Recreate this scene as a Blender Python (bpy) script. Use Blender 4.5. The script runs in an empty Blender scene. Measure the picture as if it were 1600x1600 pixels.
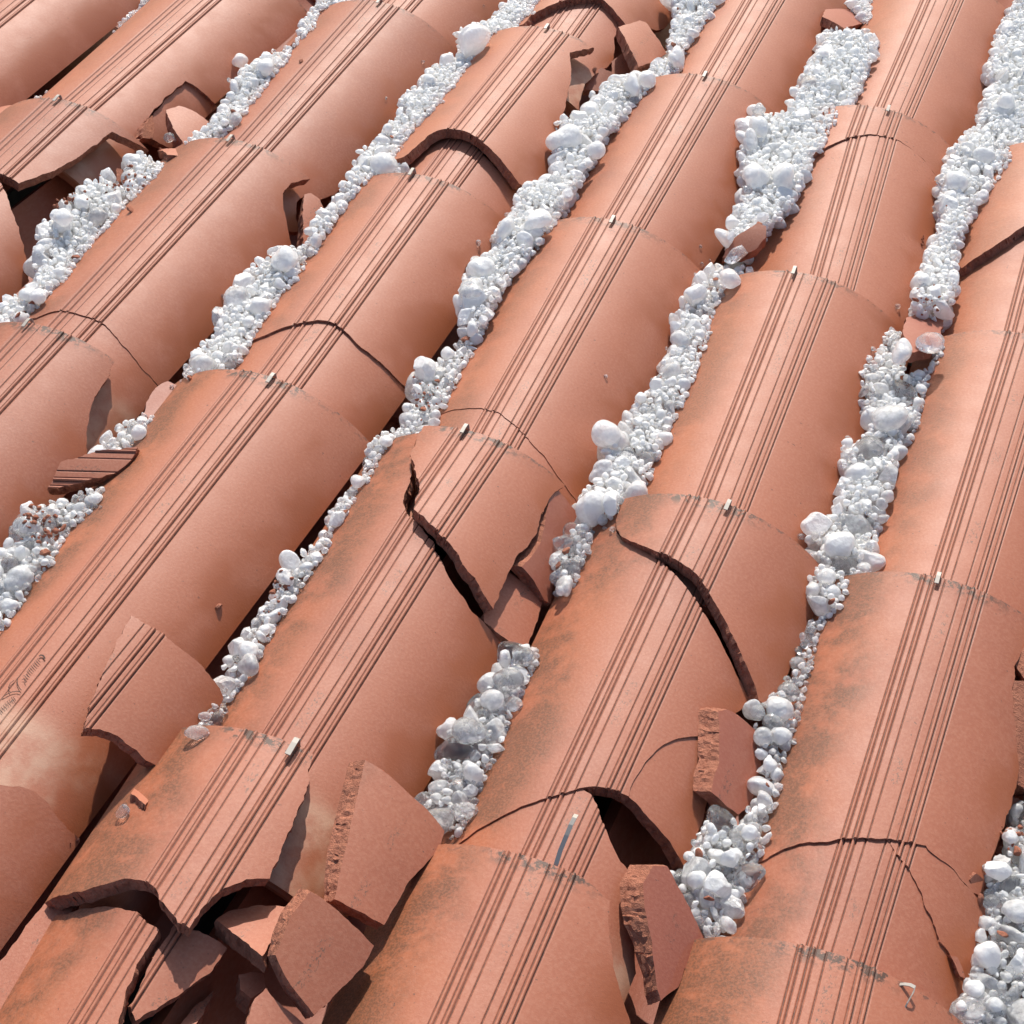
import bpy, math, random
import numpy as np
from mathutils import Vector, Matrix, noise
from mathutils.geometry import delaunay_2d_cdt
from mathutils.bvhtree import BVHTree

random.seed(7)
RNG = np.random.default_rng(7)
sc = bpy.context.scene
COL = sc.collection
R_ = math.radians

# ------------------------------------------------------------------ camera, sky, sun, exposure
# the roof is modelled in its own plane (x across the runs, y down the slope, z out of the roof)
# and stands tilted 17 degrees, 5.2 m above the ground
ROOF = Matrix.Translation((0, 0, 5.2)) @ Matrix.Rotation(R_(-17), 4, 'X')
F_PX = 2599.1195                      # focal length in pixels of a 1600 px wide picture
CAM_RX, CAM_RY, CAM_RZ = 0.8250, -0.0383, 0.3772
CAM_C = Vector((0.3931, -0.9943, 0.9091))
CAM_M = Matrix.Rotation(CAM_RZ, 3, 'Z') @ Matrix.Rotation(CAM_RY, 3, 'Y') @ Matrix.Rotation(CAM_RX, 3, 'X')
cd = bpy.data.cameras.new('camera')
cam = bpy.data.objects.new('camera', cd)
COL.objects.link(cam)
cd.sensor_width = 36
cd.lens = F_PX / 1600 * 36
cd.clip_start = 0.02
cd.clip_end = 500
cam.matrix_world = ROOF @ (Matrix.Translation(CAM_C) @ CAM_M.to_4x4())
sc.camera = cam

SUN_AZ, SUN_EL = R_(20), R_(43)       # relative to the roof plane: 20 deg left of "down the slope"
sdir = Vector((-math.sin(SUN_AZ) * math.cos(SUN_EL), math.cos(SUN_AZ) * math.cos(SUN_EL), math.sin(SUN_EL)))
sdir = (ROOF.to_3x3() @ sdir).normalized()
sl = bpy.data.lights.new('sun', 'SUN')
sl.energy = 4.2
sl.angle = R_(0.53)
sl.color = (1.0, 0.95, 0.88)
so = bpy.data.objects.new('sun', sl)
COL.objects.link(so)
so.matrix_world = Matrix.Translation((0, 0, 12)) @ sdir.to_track_quat('Z', 'Y').to_matrix().to_4x4()
w = bpy.data.worlds.new('World')
sc.world = w
w.use_nodes = True
nt = w.node_tree
sky = nt.nodes.new('ShaderNodeTexSky')
sky.sky_type = 'NISHITA'
sky.sun_disc = False
sky.sun_elevation = math.asin(sdir.z)
sky.sun_rotation = math.atan2(sdir.x, sdir.y)
bg = nt.nodes['Background']
nt.links.new(sky.outputs[0], bg.inputs[0])
bg.inputs[1].default_value = 0.15
sc.view_settings.view_transform = 'Standard'
sc.view_settings.look = 'None'
sc.view_settings.gamma = 1
sc.view_settings.exposure = 0.36
sc.cycles.max_bounces = 14
sc.cycles.diffuse_bounces = 10
sc.cycles.glossy_bounces = 5
sc.cycles.transmission_bounces = 12
sc.cycles.caustics_refractive = True
sc.cycles.caustics_reflective = False

# ------------------------------------------------------------------ geometry helpers
CMI = np.array(CAM_M)                  # camera -> roof
CC = np.array(CAM_C)


def bp(x, y, z):
    d = CMI @ np.array([x - 800, 800 - y, -F_PX])
    t = (z - CC[2]) / d[2]
    return CC + t * d


def pj(Q):
    d = (np.asarray(Q, float) - CC) @ CMI
    return np.array([800 + F_PX * d[0] / -d[2], 800 - F_PX * d[1] / -d[2]])


ALLV, ALLF = [], []                    # everything solid, for settling the hail


def setp(o, label=None, cat=None, group=None, kind=None):
    if label: o['label'] = label
    if cat: o['category'] = cat
    if group: o['group'] = group
    if kind: o['kind'] = kind
    return o


def mesh_obj(name, verts, faces, mats, fmat=None, smooth=None, uv=None, attrs=None, sharp=None, parent=None, solid=True, origin=None):
    """verts in roof coordinates; makes one object with its origin at its own middle"""
    V = np.asarray(verts, float)
    org = V.mean(0) if origin is None else np.asarray(origin, float)
    me = bpy.data.meshes.new(name)
    me.from_pydata((V - org).tolist(), [], [tuple(f) for f in faces])
    for m in mats: me.materials.append(m)
    n = len(me.polygons)
    if fmat is not None: me.polygons.foreach_set('material_index', np.asarray(fmat, dtype=np.int32))
    sm = np.ones(n, bool) if smooth is None else np.asarray(smooth, bool)
    me.polygons.foreach_set('use_smooth', sm)
    if uv is not None:
        l = me.uv_layers.new(name='UVMap')
        vi = np.zeros(len(me.loops), np.int32)
        me.loops.foreach_get('vertex_index', vi)
        l.data.foreach_set('uv', np.asarray(uv, np.float32)[vi].ravel())
    for k, a in (attrs or {}).items():
        at = me.attributes.new(k, 'FLOAT', 'POINT')
        at.data.foreach_set('value', np.broadcast_to(np.asarray(a, np.float32), (len(V),)).copy())
    if sharp is not None and len(sharp):
        se = set(sharp)
        at = me.attributes.new('sharp_edge', 'BOOLEAN', 'EDGE')
        ev = np.zeros(len(me.edges) * 2, np.int32)
        me.edges.foreach_get('vertices', ev)
        ev = ev.reshape(-1, 2)
        at.data.foreach_set('value', [((a, b) in se or (b, a) in se) for a, b in ev.tolist()])
    me.update()
    o = bpy.data.objects.new(name, me)
    COL.objects.link(o)
    mw = ROOF @ Matrix.Translation(org.tolist())
    if parent is not None:
        o.parent = parent
        o.matrix_basis = parent.matrix_basis.inverted() @ mw
    else:
        o.matrix_basis = mw
    if solid:
        b = sum(len(a) for a in ALLV)
        ALLV.append(V)
        ALLF.extend([tuple(i + b for i in f) for f in faces])
    return o


# ------------------------------------------------------------------ materials
def newmat(name):
    m = bpy.data.materials.new(name)
    m.use_nodes = True
    t = m.node_tree
    return m, t, t.nodes['Principled BSDF']


class NB:
    def __init__(s, t): s.t = t
    def n(s, ty, **k):
        x = s.t.nodes.new(ty)
        for a, b in k.items(): setattr(x, a, b)
        return x
    def l(s, a, b): s.t.links.new(a, b)
    def put(s, sock, v):
        if hasattr(v, 'links') or hasattr(v, 'is_output'): s.l(v, sock)
        else: sock.default_value = v
    def math(s, op, a, b=None, c=None, clamp=False):
        x = s.n('ShaderNodeMath', operation=op, use_clamp=clamp)
        s.put(x.inputs[0], a)
        if b is not None: s.put(x.inputs[1], b)
        if c is not None: s.put(x.inputs[2], c)
        return x.outputs[0]
    def ramp(s, v, a, b, lo=0.0, hi=1.0):
        x = s.n('ShaderNodeMapRange', interpolation_type='SMOOTHSTEP')
        s.put(x.inputs[0], v)
        for i, q in enumerate((a, b, lo, hi)): x.inputs[i + 1].default_value = q
        return x.outputs[0]
    def noise(s, vec, scale, detail=4, rough=.55, dist=0.0):
        x = s.n('ShaderNodeTexNoise')
        if vec is not None: s.l(vec, x.inputs['Vector'])
        x.inputs['Scale'].default_value = scale
        x.inputs['Detail'].default_value = detail
        x.inputs['Roughness'].default_value = rough
        x.inputs['Distortion'].default_value = dist
        return x.outputs['Fac']
    def mix(s, f, a, b, mode='MIX'):
        x = s.n('ShaderNodeMix', data_type='RGBA', blend_type=mode)
        s.put(x.inputs[0], f)
        for i, q in ((6, a), (7, b)):
            if isinstance(q, tuple): x.inputs[i].default_value = q + (1,)
            else: s.l(q, x.inputs[i])
        return x.outputs[2]
    def attr(s, name):
        return s.n('ShaderNodeAttribute', attribute_name=name).outputs['Fac']


def clay_material(name, dark=1.0, plain=False):
    m, t, P = newmat(name)
    b = NB(t)
    uv = b.n('ShaderNodeUVMap', uv_map='UVMap').outputs[0]
    seed = b.attr('seed')
    sx = b.n('ShaderNodeCombineXYZ')
    b.l(b.math('MULTIPLY', seed, 7.3), sx.inputs[2])
    b.l(b.math('MULTIPLY', seed, 3.1), sx.inputs[1])
    va = b.n('ShaderNodeVectorMath', operation='ADD')
    b.l(uv, va.inputs[0]); b.l(sx.outputs[0], va.inputs[1])
    vec = va.outputs[0]
    sep = b.n('ShaderNodeSeparateXYZ')
    b.l(uv, sep.inputs[0])
    U, V = sep.outputs[0], sep.outputs[1]
    # stretched along the tile, for streaks of run-off
    vs = b.n('ShaderNodeMapping')
    vs.inputs['Scale'].default_value = (1, .35, 1)
    b.l(vec, vs.inputs[0])
    big = b.noise(vec, 9, 3)
    mid = b.noise(vec, 38, 5, .6)
    fine = b.noise(vec, 420, 3, .6)
    grain = b.noise(vec, 1500, 2, .6)
    streak = b.noise(vs.outputs[0], 55, 4, .6)
    pink, orange, brown = (.365, .117, .060), (.365, .108, .042), (.245, .068, .035)
    # fired clay: orange on the flank that weathers, pinker elsewhere; differs from tile to tile
    wo = b.ramp(b.math('ADD', b.math('MULTIPLY', U, -1.0), b.math('MULTIPLY', b.math('SUBTRACT', streak, .5), .05)), .018, .06)
    col = b.mix(wo, pink, orange)
    tv = b.ramp(seed, 0, 1, -.22, .26)
    col = b.mix(b.math('ADD', b.ramp(big, .35, .75, 0, .34), tv, clamp=True), col, brown)
    col = b.mix(b.ramp(mid, .45, .8, 0, .28), col, (.34, .110, .060))
    col = b.mix(b.ramp(fine, .35, .75, 0, .22), col, (.52, .25, .155))
    rough = b.ramp(mid, .3, .7, .55, .60)
    if not plain:
        # lichen and soot on the left flank
        ln = b.noise(vec, 20, 5, .7, .2)
        lf = b.noise(vec, 520, 4, .75)
        lm = b.math('MULTIPLY', b.ramp(ln, .36, .58), b.ramp(b.math('ADD', b.math('MULTIPLY', U, -1.0), b.math('MULTIPLY', b.math('SUBTRACT', big, .5), .08)), .03, .062))
        lm = b.math('MULTIPLY', lm, b.ramp(lf, .40, .64, .42, 1))
        lich = b.attr('lichen')
        lm = b.math('MULTIPLY', lm, lich, clamp=True)
        col = b.mix(b.math('MULTIPLY', lm, .80), col, (.105, .045, .020))
        # sparse black specks and pits
        sp = b.noise(vec, 330, 2, .5)
        spm = b.math('MULTIPLY', b.ramp(sp, .70, .75), b.ramp(mid, .40, .60))
        col = b.mix(b.math('MULTIPLY', spm, .75), col, (.07, .04, .03))
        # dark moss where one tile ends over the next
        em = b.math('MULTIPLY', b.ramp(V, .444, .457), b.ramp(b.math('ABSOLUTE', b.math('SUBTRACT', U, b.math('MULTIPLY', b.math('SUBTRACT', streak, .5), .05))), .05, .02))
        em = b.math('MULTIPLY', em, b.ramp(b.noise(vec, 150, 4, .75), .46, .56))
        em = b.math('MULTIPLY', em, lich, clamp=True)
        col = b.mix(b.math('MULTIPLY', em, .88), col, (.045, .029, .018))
        # a thinner rim of moss along the whole end
        em2 = b.math('MULTIPLY', b.ramp(V, .452, .459), b.ramp(b.noise(vec, 190, 3, .7), .52, .62))
        col = b.mix(b.math('MULTIPLY', em2, .7), col, (.09, .05, .035))
        # dirt lying in the grooves, broken into dashes
        gv = b.attr('groove')
        dash = b.ramp(b.noise(vec, 130, 5, .8), .36, .60, .55, 1)
        col = b.mix(b.math('MULTIPLY', b.math('MULTIPLY', gv, dash), .95, clamp=True), col, (.095, .035, .02))
        # pitted marks down the flat middle band
        vp = b.n('ShaderNodeMapping'); vp.inputs['Scale'].default_value = (1, .55, 1)
        b.l(vec, vp.inputs[0])
        band = b.math('MULTIPLY', b.ramp(b.math('ABSOLUTE', U), .0042, .0030), b.ramp(b.noise(vec, 21, 1, .5), .50, .60))
        st = b.math('MULTIPLY', band, b.ramp(b.noise(vp.outputs[0], 560, 2, .9), .56, .61))
        col = b.mix(b.math('MULTIPLY', st, .8), col, (.13, .07, .045))
        # bleached, dusty end that normally lies covered
        pale = b.math('MULTIPLY', b.ramp(V, .085, .06), b.ramp(mid, .36, .66, .15, .8))
        col = b.mix(pale, col, (.50, .30, .20))
        # wet clay next to the melting ice: darker, redder, smoother
        wn = b.noise(vec, 17, 3, .5, .3)
        wet = b.math('MULTIPLY', b.ramp(b.math('ADD', U, b.math('MULTIPLY', b.math('SUBTRACT', wn, .5), .07)), .050, .088), b.ramp(wn, .33, .62))
        col = b.mix(b.math('MULTIPLY', wet, .92), col, (.31, .085, .03))
        rough = b.math('SUBTRACT', rough, b.math('MULTIPLY', wet, .13))
    if dark != 1.0:
        col = b.mix(1.0, col, (dark, dark * .86, dark * .88), 'MULTIPLY')
    b.l(col, P.inputs['Base Color'])
    b.l(rough, P.inputs['Roughness'])
    P.inputs['Specular IOR Level'].default_value = .42
    P.inputs['Sheen Weight'].default_value = .04
    P.inputs['Sheen Roughness'].default_value = .45
    P.inputs['Sheen Tint'].default_value = (1, .80, .66, 1)
    hsum = b.math('ADD', b.math('MULTIPLY', fine, .7), b.math('MULTIPLY', grain, .35))
    hsum = b.math('ADD', hsum, b.math('MULTIPLY', mid, .55))
    bm = b.n('ShaderNodeBump')
    bm.inputs['Strength'].default_value = .32
    bm.inputs['Distance'].default_value = .0007
    b.l(hsum, bm.inputs['Height'])
    b.l(bm.outputs[0], P.inputs['Normal'])
    return m


def rough_material(name, c1, c2, bump=.0022):
    m, t, P = newmat(name)
    b = NB(t)
    tc = b.n('ShaderNodeTexCoord').outputs['Object']
    n1 = b.noise(tc, 240, 5, .75)
    n2 = b.noise(tc, 900, 3, .7)
    n3 = b.noise(tc, 40, 3, .6)
    col = b.mix(b.ramp(n1, .35, .65), c1, c2)
    col = b.mix(b.ramp(n3, .35, .7, 0, .5), col, tuple(x * .55 for x in c1))
    b.l(col, P.inputs['Base Color'])
    P.inputs['Roughness'].default_value = .85
    bm = b.n('ShaderNodeBump')
    bm.inputs['Strength'].default_value = 1
    bm.inputs['Distance'].default_value = bump
    b.l(b.math('ADD', n1, b.math('MULTIPLY', n2, .4)), bm.inputs['Height'])
    b.l(bm.outputs[0], P.inputs['Normal'])
    return m


M_CLAY = clay_material('fired_clay')
M_PAN = clay_material('pan_clay', dark=.78, plain=True)
M_WET = clay_material('wet_clay', dark=.80)
M_WET.node_tree.nodes['Principled BSDF'].inputs['Coat Weight'].default_value = .25
M_FRAC = rough_material('broken_clay', (.33, .11, .058), (.45, .17, .095))
M_STAMP = rough_material('stamp_dirt', (.06, .03, .02), (.10, .05, .035), .0002)


def steel():
    m, t, P = newmat('galvanised_steel')
    P.inputs['Base Color'].default_value = (.36, .32, .27, 1)
    P.inputs['Metallic'].default_value = .1
    P.inputs['Roughness'].default_value = .55
    return m


M_STEEL = steel()


def ice(name):
    """milky ice: part diffuse, part letting light through, under a wet skin; clear ice: refracting"""
    m, t, P = newmat(name)
    b = NB(t)
    milk = b.attr('milk')
    tc = b.n('ShaderNodeTexCoord').outputs['Object']
    n1 = b.noise(tc, 120, 3, .6)
    n2 = b.noise(tc, 460, 3, .6)
    k = b.math('ADD', milk, b.math('MULTIPLY', b.math('SUBTRACT', n1, .5), .9), clamp=True)
    vo = b.n('ShaderNodeTexVoronoi', feature='F1')
    b.l(tc, vo.inputs['Vector'])
    vo.inputs['Scale'].default_value = 230
    bm = b.n('ShaderNodeBump')
    bm.inputs['Strength'].default_value = .75
    bm.inputs['Distance'].default_value = .0011
    b.l(b.math('ADD', b.math('MULTIPLY', vo.outputs['Distance'], .7), b.math('ADD', n1, b.math('MULTIPLY', n2, .4))), bm.inputs['Height'])
    nrm = bm.outputs[0]
    P.inputs['Base Color'].default_value = (.99, .985, .965, 1)
    P.inputs['Transmission Weight'].default_value = 0
    b.l(b.ramp(k, .1, .9, .10, .30), P.inputs['Roughness'])
    P.inputs['IOR'].default_value = 1.31
    P.inputs['Coat Weight'].default_value = .7
    P.inputs['Coat Roughness'].default_value = .04
    P.inputs['Coat IOR'].default_value = 1.34
    b.l(nrm, P.inputs['Normal']); b.l(nrm, P.inputs['Coat Normal'])
    T = b.n('ShaderNodeBsdfTranslucent')
    T.inputs['Color'].default_value = (.985, .985, .98, 1)
    G = b.n('ShaderNodeBsdfGlass')
    G.inputs['IOR'].default_value = 1.31
    G.inputs['Roughness'].default_value = .04
    G.inputs['Color'].default_value = (.99, .99, .99, 1)
    b.l(nrm, G.inputs['Normal'])
    m1 = b.n('ShaderNodeMixShader'); m1.inputs[0].default_value = .32
    b.l(P.outputs[0], m1.inputs[1]); b.l(T.outputs[0], m1.inputs[2])
    m2 = b.n('ShaderNodeMixShader')
    b.l(b.ramp(k, .05, 1.0, .92, .24), m2.inputs[0])
    b.l(m1.outputs[0], m2.inputs[1]); b.l(G.outputs[0], m2.inputs[2])
    b.l(m2.outputs[0], t.nodes['Material Output'].inputs['Surface'])
    return m


M_ICE = ice('hail_ice')

# ------------------------------------------------------------------ the roof tiles as surfaces
W_, L_, OV = .2049, .36, .10
A_W, A_N, H_W, H_N, THK = .1015, .086, .0475, .0435, .0110
SREF, TREF = .108, L_ + OV              # metres per unit of s and t
WIDE = {(4, 0): (430.5, 1155.5), (5, 0): (845.5, 1344.5), (6, 0): (1309.5, 1491.5),
        (2, 1): (75, 511), (3, 1): (416.5, 586.5), (4, 1): (751.7, 686), (5, 1): (1118.8, 789.5), (6, 1): (1491.5, 908.5),
        (1, 2): (105, 157.5), (2, 2): (378, 220.5), (3, 2): (667, 275), (4, 2): (964.5, 345), (5, 2): (1267.5, 429), (6, 2): (1617, 525),
        (2, 3): (595, 3), (3, 3): (858, 49), (4, 3): (1108, 119), (5, 3): (1376, 168)}
# where the ridges of the tile above reach the joint (i, j - 1)
NARR = {(4, 1): (450, 1158), (3, 2): (432, 592), (2, 2): (95, 519), (2, 3): (391, 226), (3, 3): (684, 281), (4, 2): (767, 692),
        (4, 3): (970, 353), (5, 3): (1278, 434), (5, 2): (1121, 800), (5, 1): (857, 1355), (6, 2): (1496, 918), (6, 1): (1314, 1502),
        (4, 4): (1118, 125), (5, 4): (1394, 178), (1, 3): (119, 161), (2, 4): (616, 8), (3, 4): (868, 58)}


def grid_pt(i, j, z=0):
    return np.array([(i - 4) * W_, (j - 1) * L_, z])


class Surf:
    """maps (x, y) in metres on the sheet and an offset d off it to a point of the roof frame"""
    T = None
    def place(s, p):
        return p if s.T is None else (s.T[:3, :3] @ p + s.T[:3, 3])
    def __call__(s, x, y, d=0.0):
        return s.place(s.base(x, y, d))
    def inv(s, px, py, x0=.0, y0=None):
        q = np.array([x0, s.y0 if y0 is None else y0], float)
        tgt = np.array([px, py], float)
        best, bq = 1e18, q.copy()
        for _ in range(40):
            r = pj(s(q[0], q[1])) - tgt
            e = float(r @ r)
            if e < best: best, bq = e, q.copy()
            if e < 1e-3: break
            h = 1e-4
            J = np.stack([(pj(s(q[0] + h, q[1])) - tgt - r) / h, (pj(s(q[0], q[1] + h)) - tgt - r) / h], 1)
            A = J.T @ J + np.eye(2) * 40
            q = q - np.clip(np.linalg.solve(A, J.T @ r), -.03, .03)
            q[0] = min(max(q[0], s.xlim[0]), s.xlim[1])
        return bq


class Tile(Surf):
    xlim = (-SREF, SREF)
    y0 = TREF * .6
    def __init__(s, i, j, T=None):
        s.i, s.j = i, j
        wd = bp(*WIDE[(i, j)], 0.0) if (i, j) in WIDE else grid_pt(i, j)
        nr = bp(*NARR[(i, j)], -.013) if (i, j) in NARR else grid_pt(i, j - 1, -.013) + np.array([.004, 0, 0])
        ax = wd - nr
        ln = np.linalg.norm(ax)
        ax /= ln
        s.W, s.N = wd, nr - ax * OV - np.array([0, 0, .004])
        s.ax = ax
        s.ex = np.cross(ax, [0, 0, 1]); s.ex /= np.linalg.norm(s.ex)
        s.ez = np.cross(s.ex, ax)
        s.T = T
        s.seed = random.random()
        s.lichen = 1.25 if j <= 1 else (.8 if j == 2 else .45)
    def base(s, x, y, d=0.0):
        t, q = y / TREF, x / SREF
        a = A_N + (A_W - A_N) * t
        h = H_N + (H_W - H_N) * t
        Rr = (a * a + h * h) / (2 * h)
        th = q * math.asin(min(.999, a / Rr))
        c = s.N + (s.W - s.N) * t
        return c + s.ex * ((Rr + d) * math.sin(th)) + s.ez * ((Rr + d) * math.cos(th) - Rr)


class Plate(Surf):
    """a loose curved shard: centre, axis direction, normal, bending radius"""
    xlim = (-.3, .3)
    y0 = 0.0
    seed = .5
    lichen = .6
    def __init__(s, c, ydir, nrm, R=.112, off=0.0, seed=None):
        n = np.asarray(nrm, float); n /= np.linalg.norm(n)
        y = np.asarray(ydir, float); y = y - n * (y @ n); y /= np.linalg.norm(y)
        s.c, s.y, s.n, s.x, s.R = np.asarray(c, float), y, n, np.cross(y, n), R
        s.seed = random.random() if seed is None else seed
    def base(s, x, y, d=0.0):
        th = x / s.R
        return s.c + s.y * y + s.x * ((s.R + d) * math.sin(th)) + s.n * ((s.R + d) * math.cos(th) - s.R)


# ridge profile over the crest: (distance from the middle in mm, height in mm, dirt)
PROF = [(0, .2, 0), (5.2, .2, 0), (5.8, .2, .0), (6.0, -.5, 1), (6.8, -.5, 1), (7.0, .0, 0), (7.7, .0, 0), (11.6, 0, 0), (12.2, 0, 0), (12.4, -.4, .9), (13.05, -.3, .9), (13.5, .95, 0), (14.4, 1.4, 0),
        (15.3, .95, 0), (15.6, -.5, 1), (16.5, -.5, 1), (16.7, 0, 0), (17.4, 0, 0), (19.1, 0, 0), (19.7, 0, 0), (19.9, -.4, .9), (20.55, -.3, .9), (21.0, .95, 0), (21.9, 1.4, 0), (22.8, .95, 0), (23.1, -.5, 1), (24.0, -.5, 1), (24.2, 0, 0), (24.9, 0, 0), (27.0, 0, 0)]
PX = np.array(sorted([-p[0] / 1000 for p in PROF[1:]] + [p[0] / 1000 for p in PROF]))
PD = np.interp(np.abs(PX), [p[0] / 1000 for p in PROF], [p[1] / 1000 for p in PROF])
PG = np.interp(np.abs(PX), [p[0] / 1000 for p in PROF], [p[2] for p in PROF])


def jag(p, amp):
    a = noise.noise(Vector((p[0] * 95, p[1] * 95, 3.1))) * amp * 1.3 + noise.noise(Vector((p[0] * 330, p[1] * 330, 9.7))) * amp * .7
    c = noise.noise(Vector((p[0] * 95, p[1] * 95, 31.7))) * amp * 1.3 + noise.noise(Vector((p[0] * 330, p[1] * 330, 19.4))) * amp * .7
    return np.array([a, c])


def inside(poly, x, y):
    c = False
    n = len(poly)
    for k in range(n):
        x1, y1 = poly[k]; x2, y2 = poly[(k + 1) % n]
        if (y1 > y) != (y2 > y) and x < (x2 - x1) * (y - y1) / (y2 - y1) + x1: c = not c
    return c


def plate(surf, pts, name, ridges=True, thk=THK, amp=.0011, natural=True, inset=0.0, mats=None, xoff=0.0, parent=None, uvoff=(0, 0), bevel=None):
    """pts: pixels of the photograph on this surface, or ('m', s, t) in units of the tile"""
    P2 = []
    last = None
    for p in pts:
        if p[0] == 'm': q = np.array([p[1] * SREF, p[2] * TREF])
        else:
            q = surf.inv(p[0], p[1]) if last is None else surf.inv(p[0], p[1], last[0], last[1])
            if isinstance(surf, Tile):
                if q[0] > SREF * .955: q[0] = SREF
                if q[0] < -SREF * .97: q[0] = -SREF
        P2.append(q); last = q
    if natural:
        for q in P2: q[1] = min(max(q[1], 0), TREF)

    def nat(a, b):
        if not natural: return False
        return any(abs(a[k] - v) < 1e-6 and abs(b[k] - v) < 1e-6 for k, v in ((0, SREF), (0, -SREF), (1, 0), (1, TREF)))
    area = sum(P2[k][0] * P2[(k + 1) % len(P2)][1] - P2[(k + 1) % len(P2)][0] * P2[k][1] for k in range(len(P2)))
    if area < 0: P2 = P2[::-1]
    B = []
    n = len(P2)
    for k in range(n):
        a, b2 = P2[k], P2[(k + 1) % n]
        isn = nat(a, b2)
        ln = np.linalg.norm(b2 - a)
        if ln < 1e-6: continue
        m = max(1, int(ln / (.012 if isn else .0028)))
        for u in range(m):
            p = a + (b2 - a) * (u / m)
            if not isn or u == 0:
                jj = jag(p, amp)
                onb = natural and (abs(abs(p[0]) - SREF) < 1e-6 or abs(p[1]) < 1e-6 or abs(p[1] - TREF) < 1e-6)
                if not onb: p = p + jj
                if inset and not onb:
                    nn = np.array([-(b2 - a)[1], (b2 - a)[0]]) / ln
                    p = p + nn * inset
            if B and np.linalg.norm(B[-1] - p) < 2e-4: continue
            B.append(p)
    nb = len(B)
    BP = [(float(p[0]), float(p[1])) for p in B]
    xs = [p[0] for p in BP]; ys = [p[1] for p in BP]
    x0, x1, y0, y1 = min(xs), max(xs), min(ys), max(ys)
    V2 = list(BP)
    E2 = [(k, (k + 1) % nb) for k in range(nb)]
    xl = [x + xoff for x in PX] if ridges else []
    xl = list(xl) + [v for v in np.arange(-.30, .3001, .0065) if not ridges or abs(v - xoff) > .028]
    for x in xl:
        if x0 < x < x1:
            V2 += [(x, y0 - .002), (x, y1 + .002)]; E2.append((len(V2) - 2, len(V2) - 1))
    for y in np.arange(math.floor(y0 / .022) * .022, y1, .022):
        if y0 < y < y1:
            V2 += [(x0 - .002, y), (x1 + .002, y)]; E2.append((len(V2) - 2, len(V2) - 1))
    ov, oe, of, _, _, _ = delaunay_2d_cdt([Vector(v) for v in V2], E2, [], 0, 1e-7)
    tris = []
    for f in of:
        cx = sum(ov[i][0] for i in f) / len(f); cy = sum(ov[i][1] for i in f) / len(f)
        if inside(BP, cx, cy): tris.append(tuple(f))
    used = sorted({i for f in tris for i in f})
    rm = {a: k for k, a in enumerate(used)}
    tris = [tuple(rm[i] for i in f) for f in tris]
    P = np.array([[ov[i][0], ov[i][1]] for i in used])
    N = len(P)
    if ridges:
        D = np.interp(P[:, 0] - xoff, PX, PD, 0, 0)
        G = np.interp(P[:, 0] - xoff, PX, PG, 0, 0)
    else:
        D = np.zeros(N); G = np.zeros(N)
    sx = getattr(surf, 'seed', .5) * 50
    und = np.array([noise.noise(Vector((p[0] * 11 + sx, p[1] * 6, sx))) for p in P]) * .00025
    # slightly softened arris: lower the very edge of the outer face
    top = [surf(p[0], p[1], d + u) for p, d, u in zip(P, D, und)]
    bot = [surf(p[0], p[1], -thk + u) for p, u in zip(P, und)]
    ec = {}
    for f in tris:
        for k in range(3):
            a, c = f[k], f[(k + 1) % 3]
            ec[(a, c)] = 1
    bed = [e for e in ec if (e[1], e[0]) not in ec]
    verts = top + bot
    faces = [f for f in tris] + [tuple(i + N for i in reversed(f)) for f in tris]
    fm = [0] * (2 * len(tris))
    smooth = [True] * (2 * len(tris))
    G2 = np.concatenate([G, np.zeros(N)]).tolist()
    UV = [tuple(p) for p in P] + [(p[0] + 3.3, p[1] + 5.1) for p in P]
    # side walls in three bands; broken ones are rough
    def bev(p, lv):
        if bevel is None: return p
        v = np.array(bevel[:2]); e = (p - P.mean(0)) @ v / (np.abs((P - P.mean(0)) @ v).max() + 1e-9)
        return p + v * bevel[2] * lv * min(1, max(0, (e - .05) * 2.2))
    ring = {}
    LV = (.3, .65) if bevel is None else (.18, .36, .54, .72, .88)
    if bevel is not None: pass
    bv = sorted({i for e in bed for i in e})
    natv = {}
    if bevel is not None:
        for i in bv:
            q = bev(P[i], 1.0)
            verts[i + N] = surf(q[0], q[1], -thk)
    for a, c in bed:
        isn = nat_edge(P[a], P[c]) if natural else False
        for i in (a, c): natv[i] = natv.get(i, True) and isn
    cen = P.mean(0)
    for i in bv:
        ids = [i]
        for lv in LV:
            p = P[i].copy()
            if not natv[i]:
                p = bev(p, lv) + RNG.normal(0, .0007 if bevel is None else .0005, 2)
            else:
                v = cen - p
            verts.append(surf(p[0], p[1], D[i] * (1 - lv) - thk * lv + (0 if bevel is None else float(RNG.normal(0, .0004)))))
            UV.append((p[0] + 1.7, p[1])); G2.append(0)
            ids.append(len(verts) - 1)
        ids.append(i + N)
        ring[i] = ids
    sharp = []
    for a, c in bed:
        isn = nat_edge(P[a], P[c]) if natural else False
        for k in range(len(LV) + 1):
            faces.append((ring[a][k], ring[a][k + 1], ring[c][k + 1], ring[c][k]))
            fm.append(0 if isn else 1); smooth.append(isn)
        sharp += [(a, c), (a + N, c + N)]
    uva = np.array(UV) + np.array(uvoff)
    return mesh_obj(name, verts, faces, mats or [M_CLAY, M_FRAC], fm, smooth, uva,
                    {'seed': surf.seed, 'groove': G2, 'lichen': surf.lichen}, sharp, parent)


def nat_edge(a, b):
    return any(abs(a[k] - v) < 3e-5 and abs(b[k] - v) < 3e-5 for k, v in ((0, SREF), (0, -SREF), (1, 0), (1, TREF)))


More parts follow.
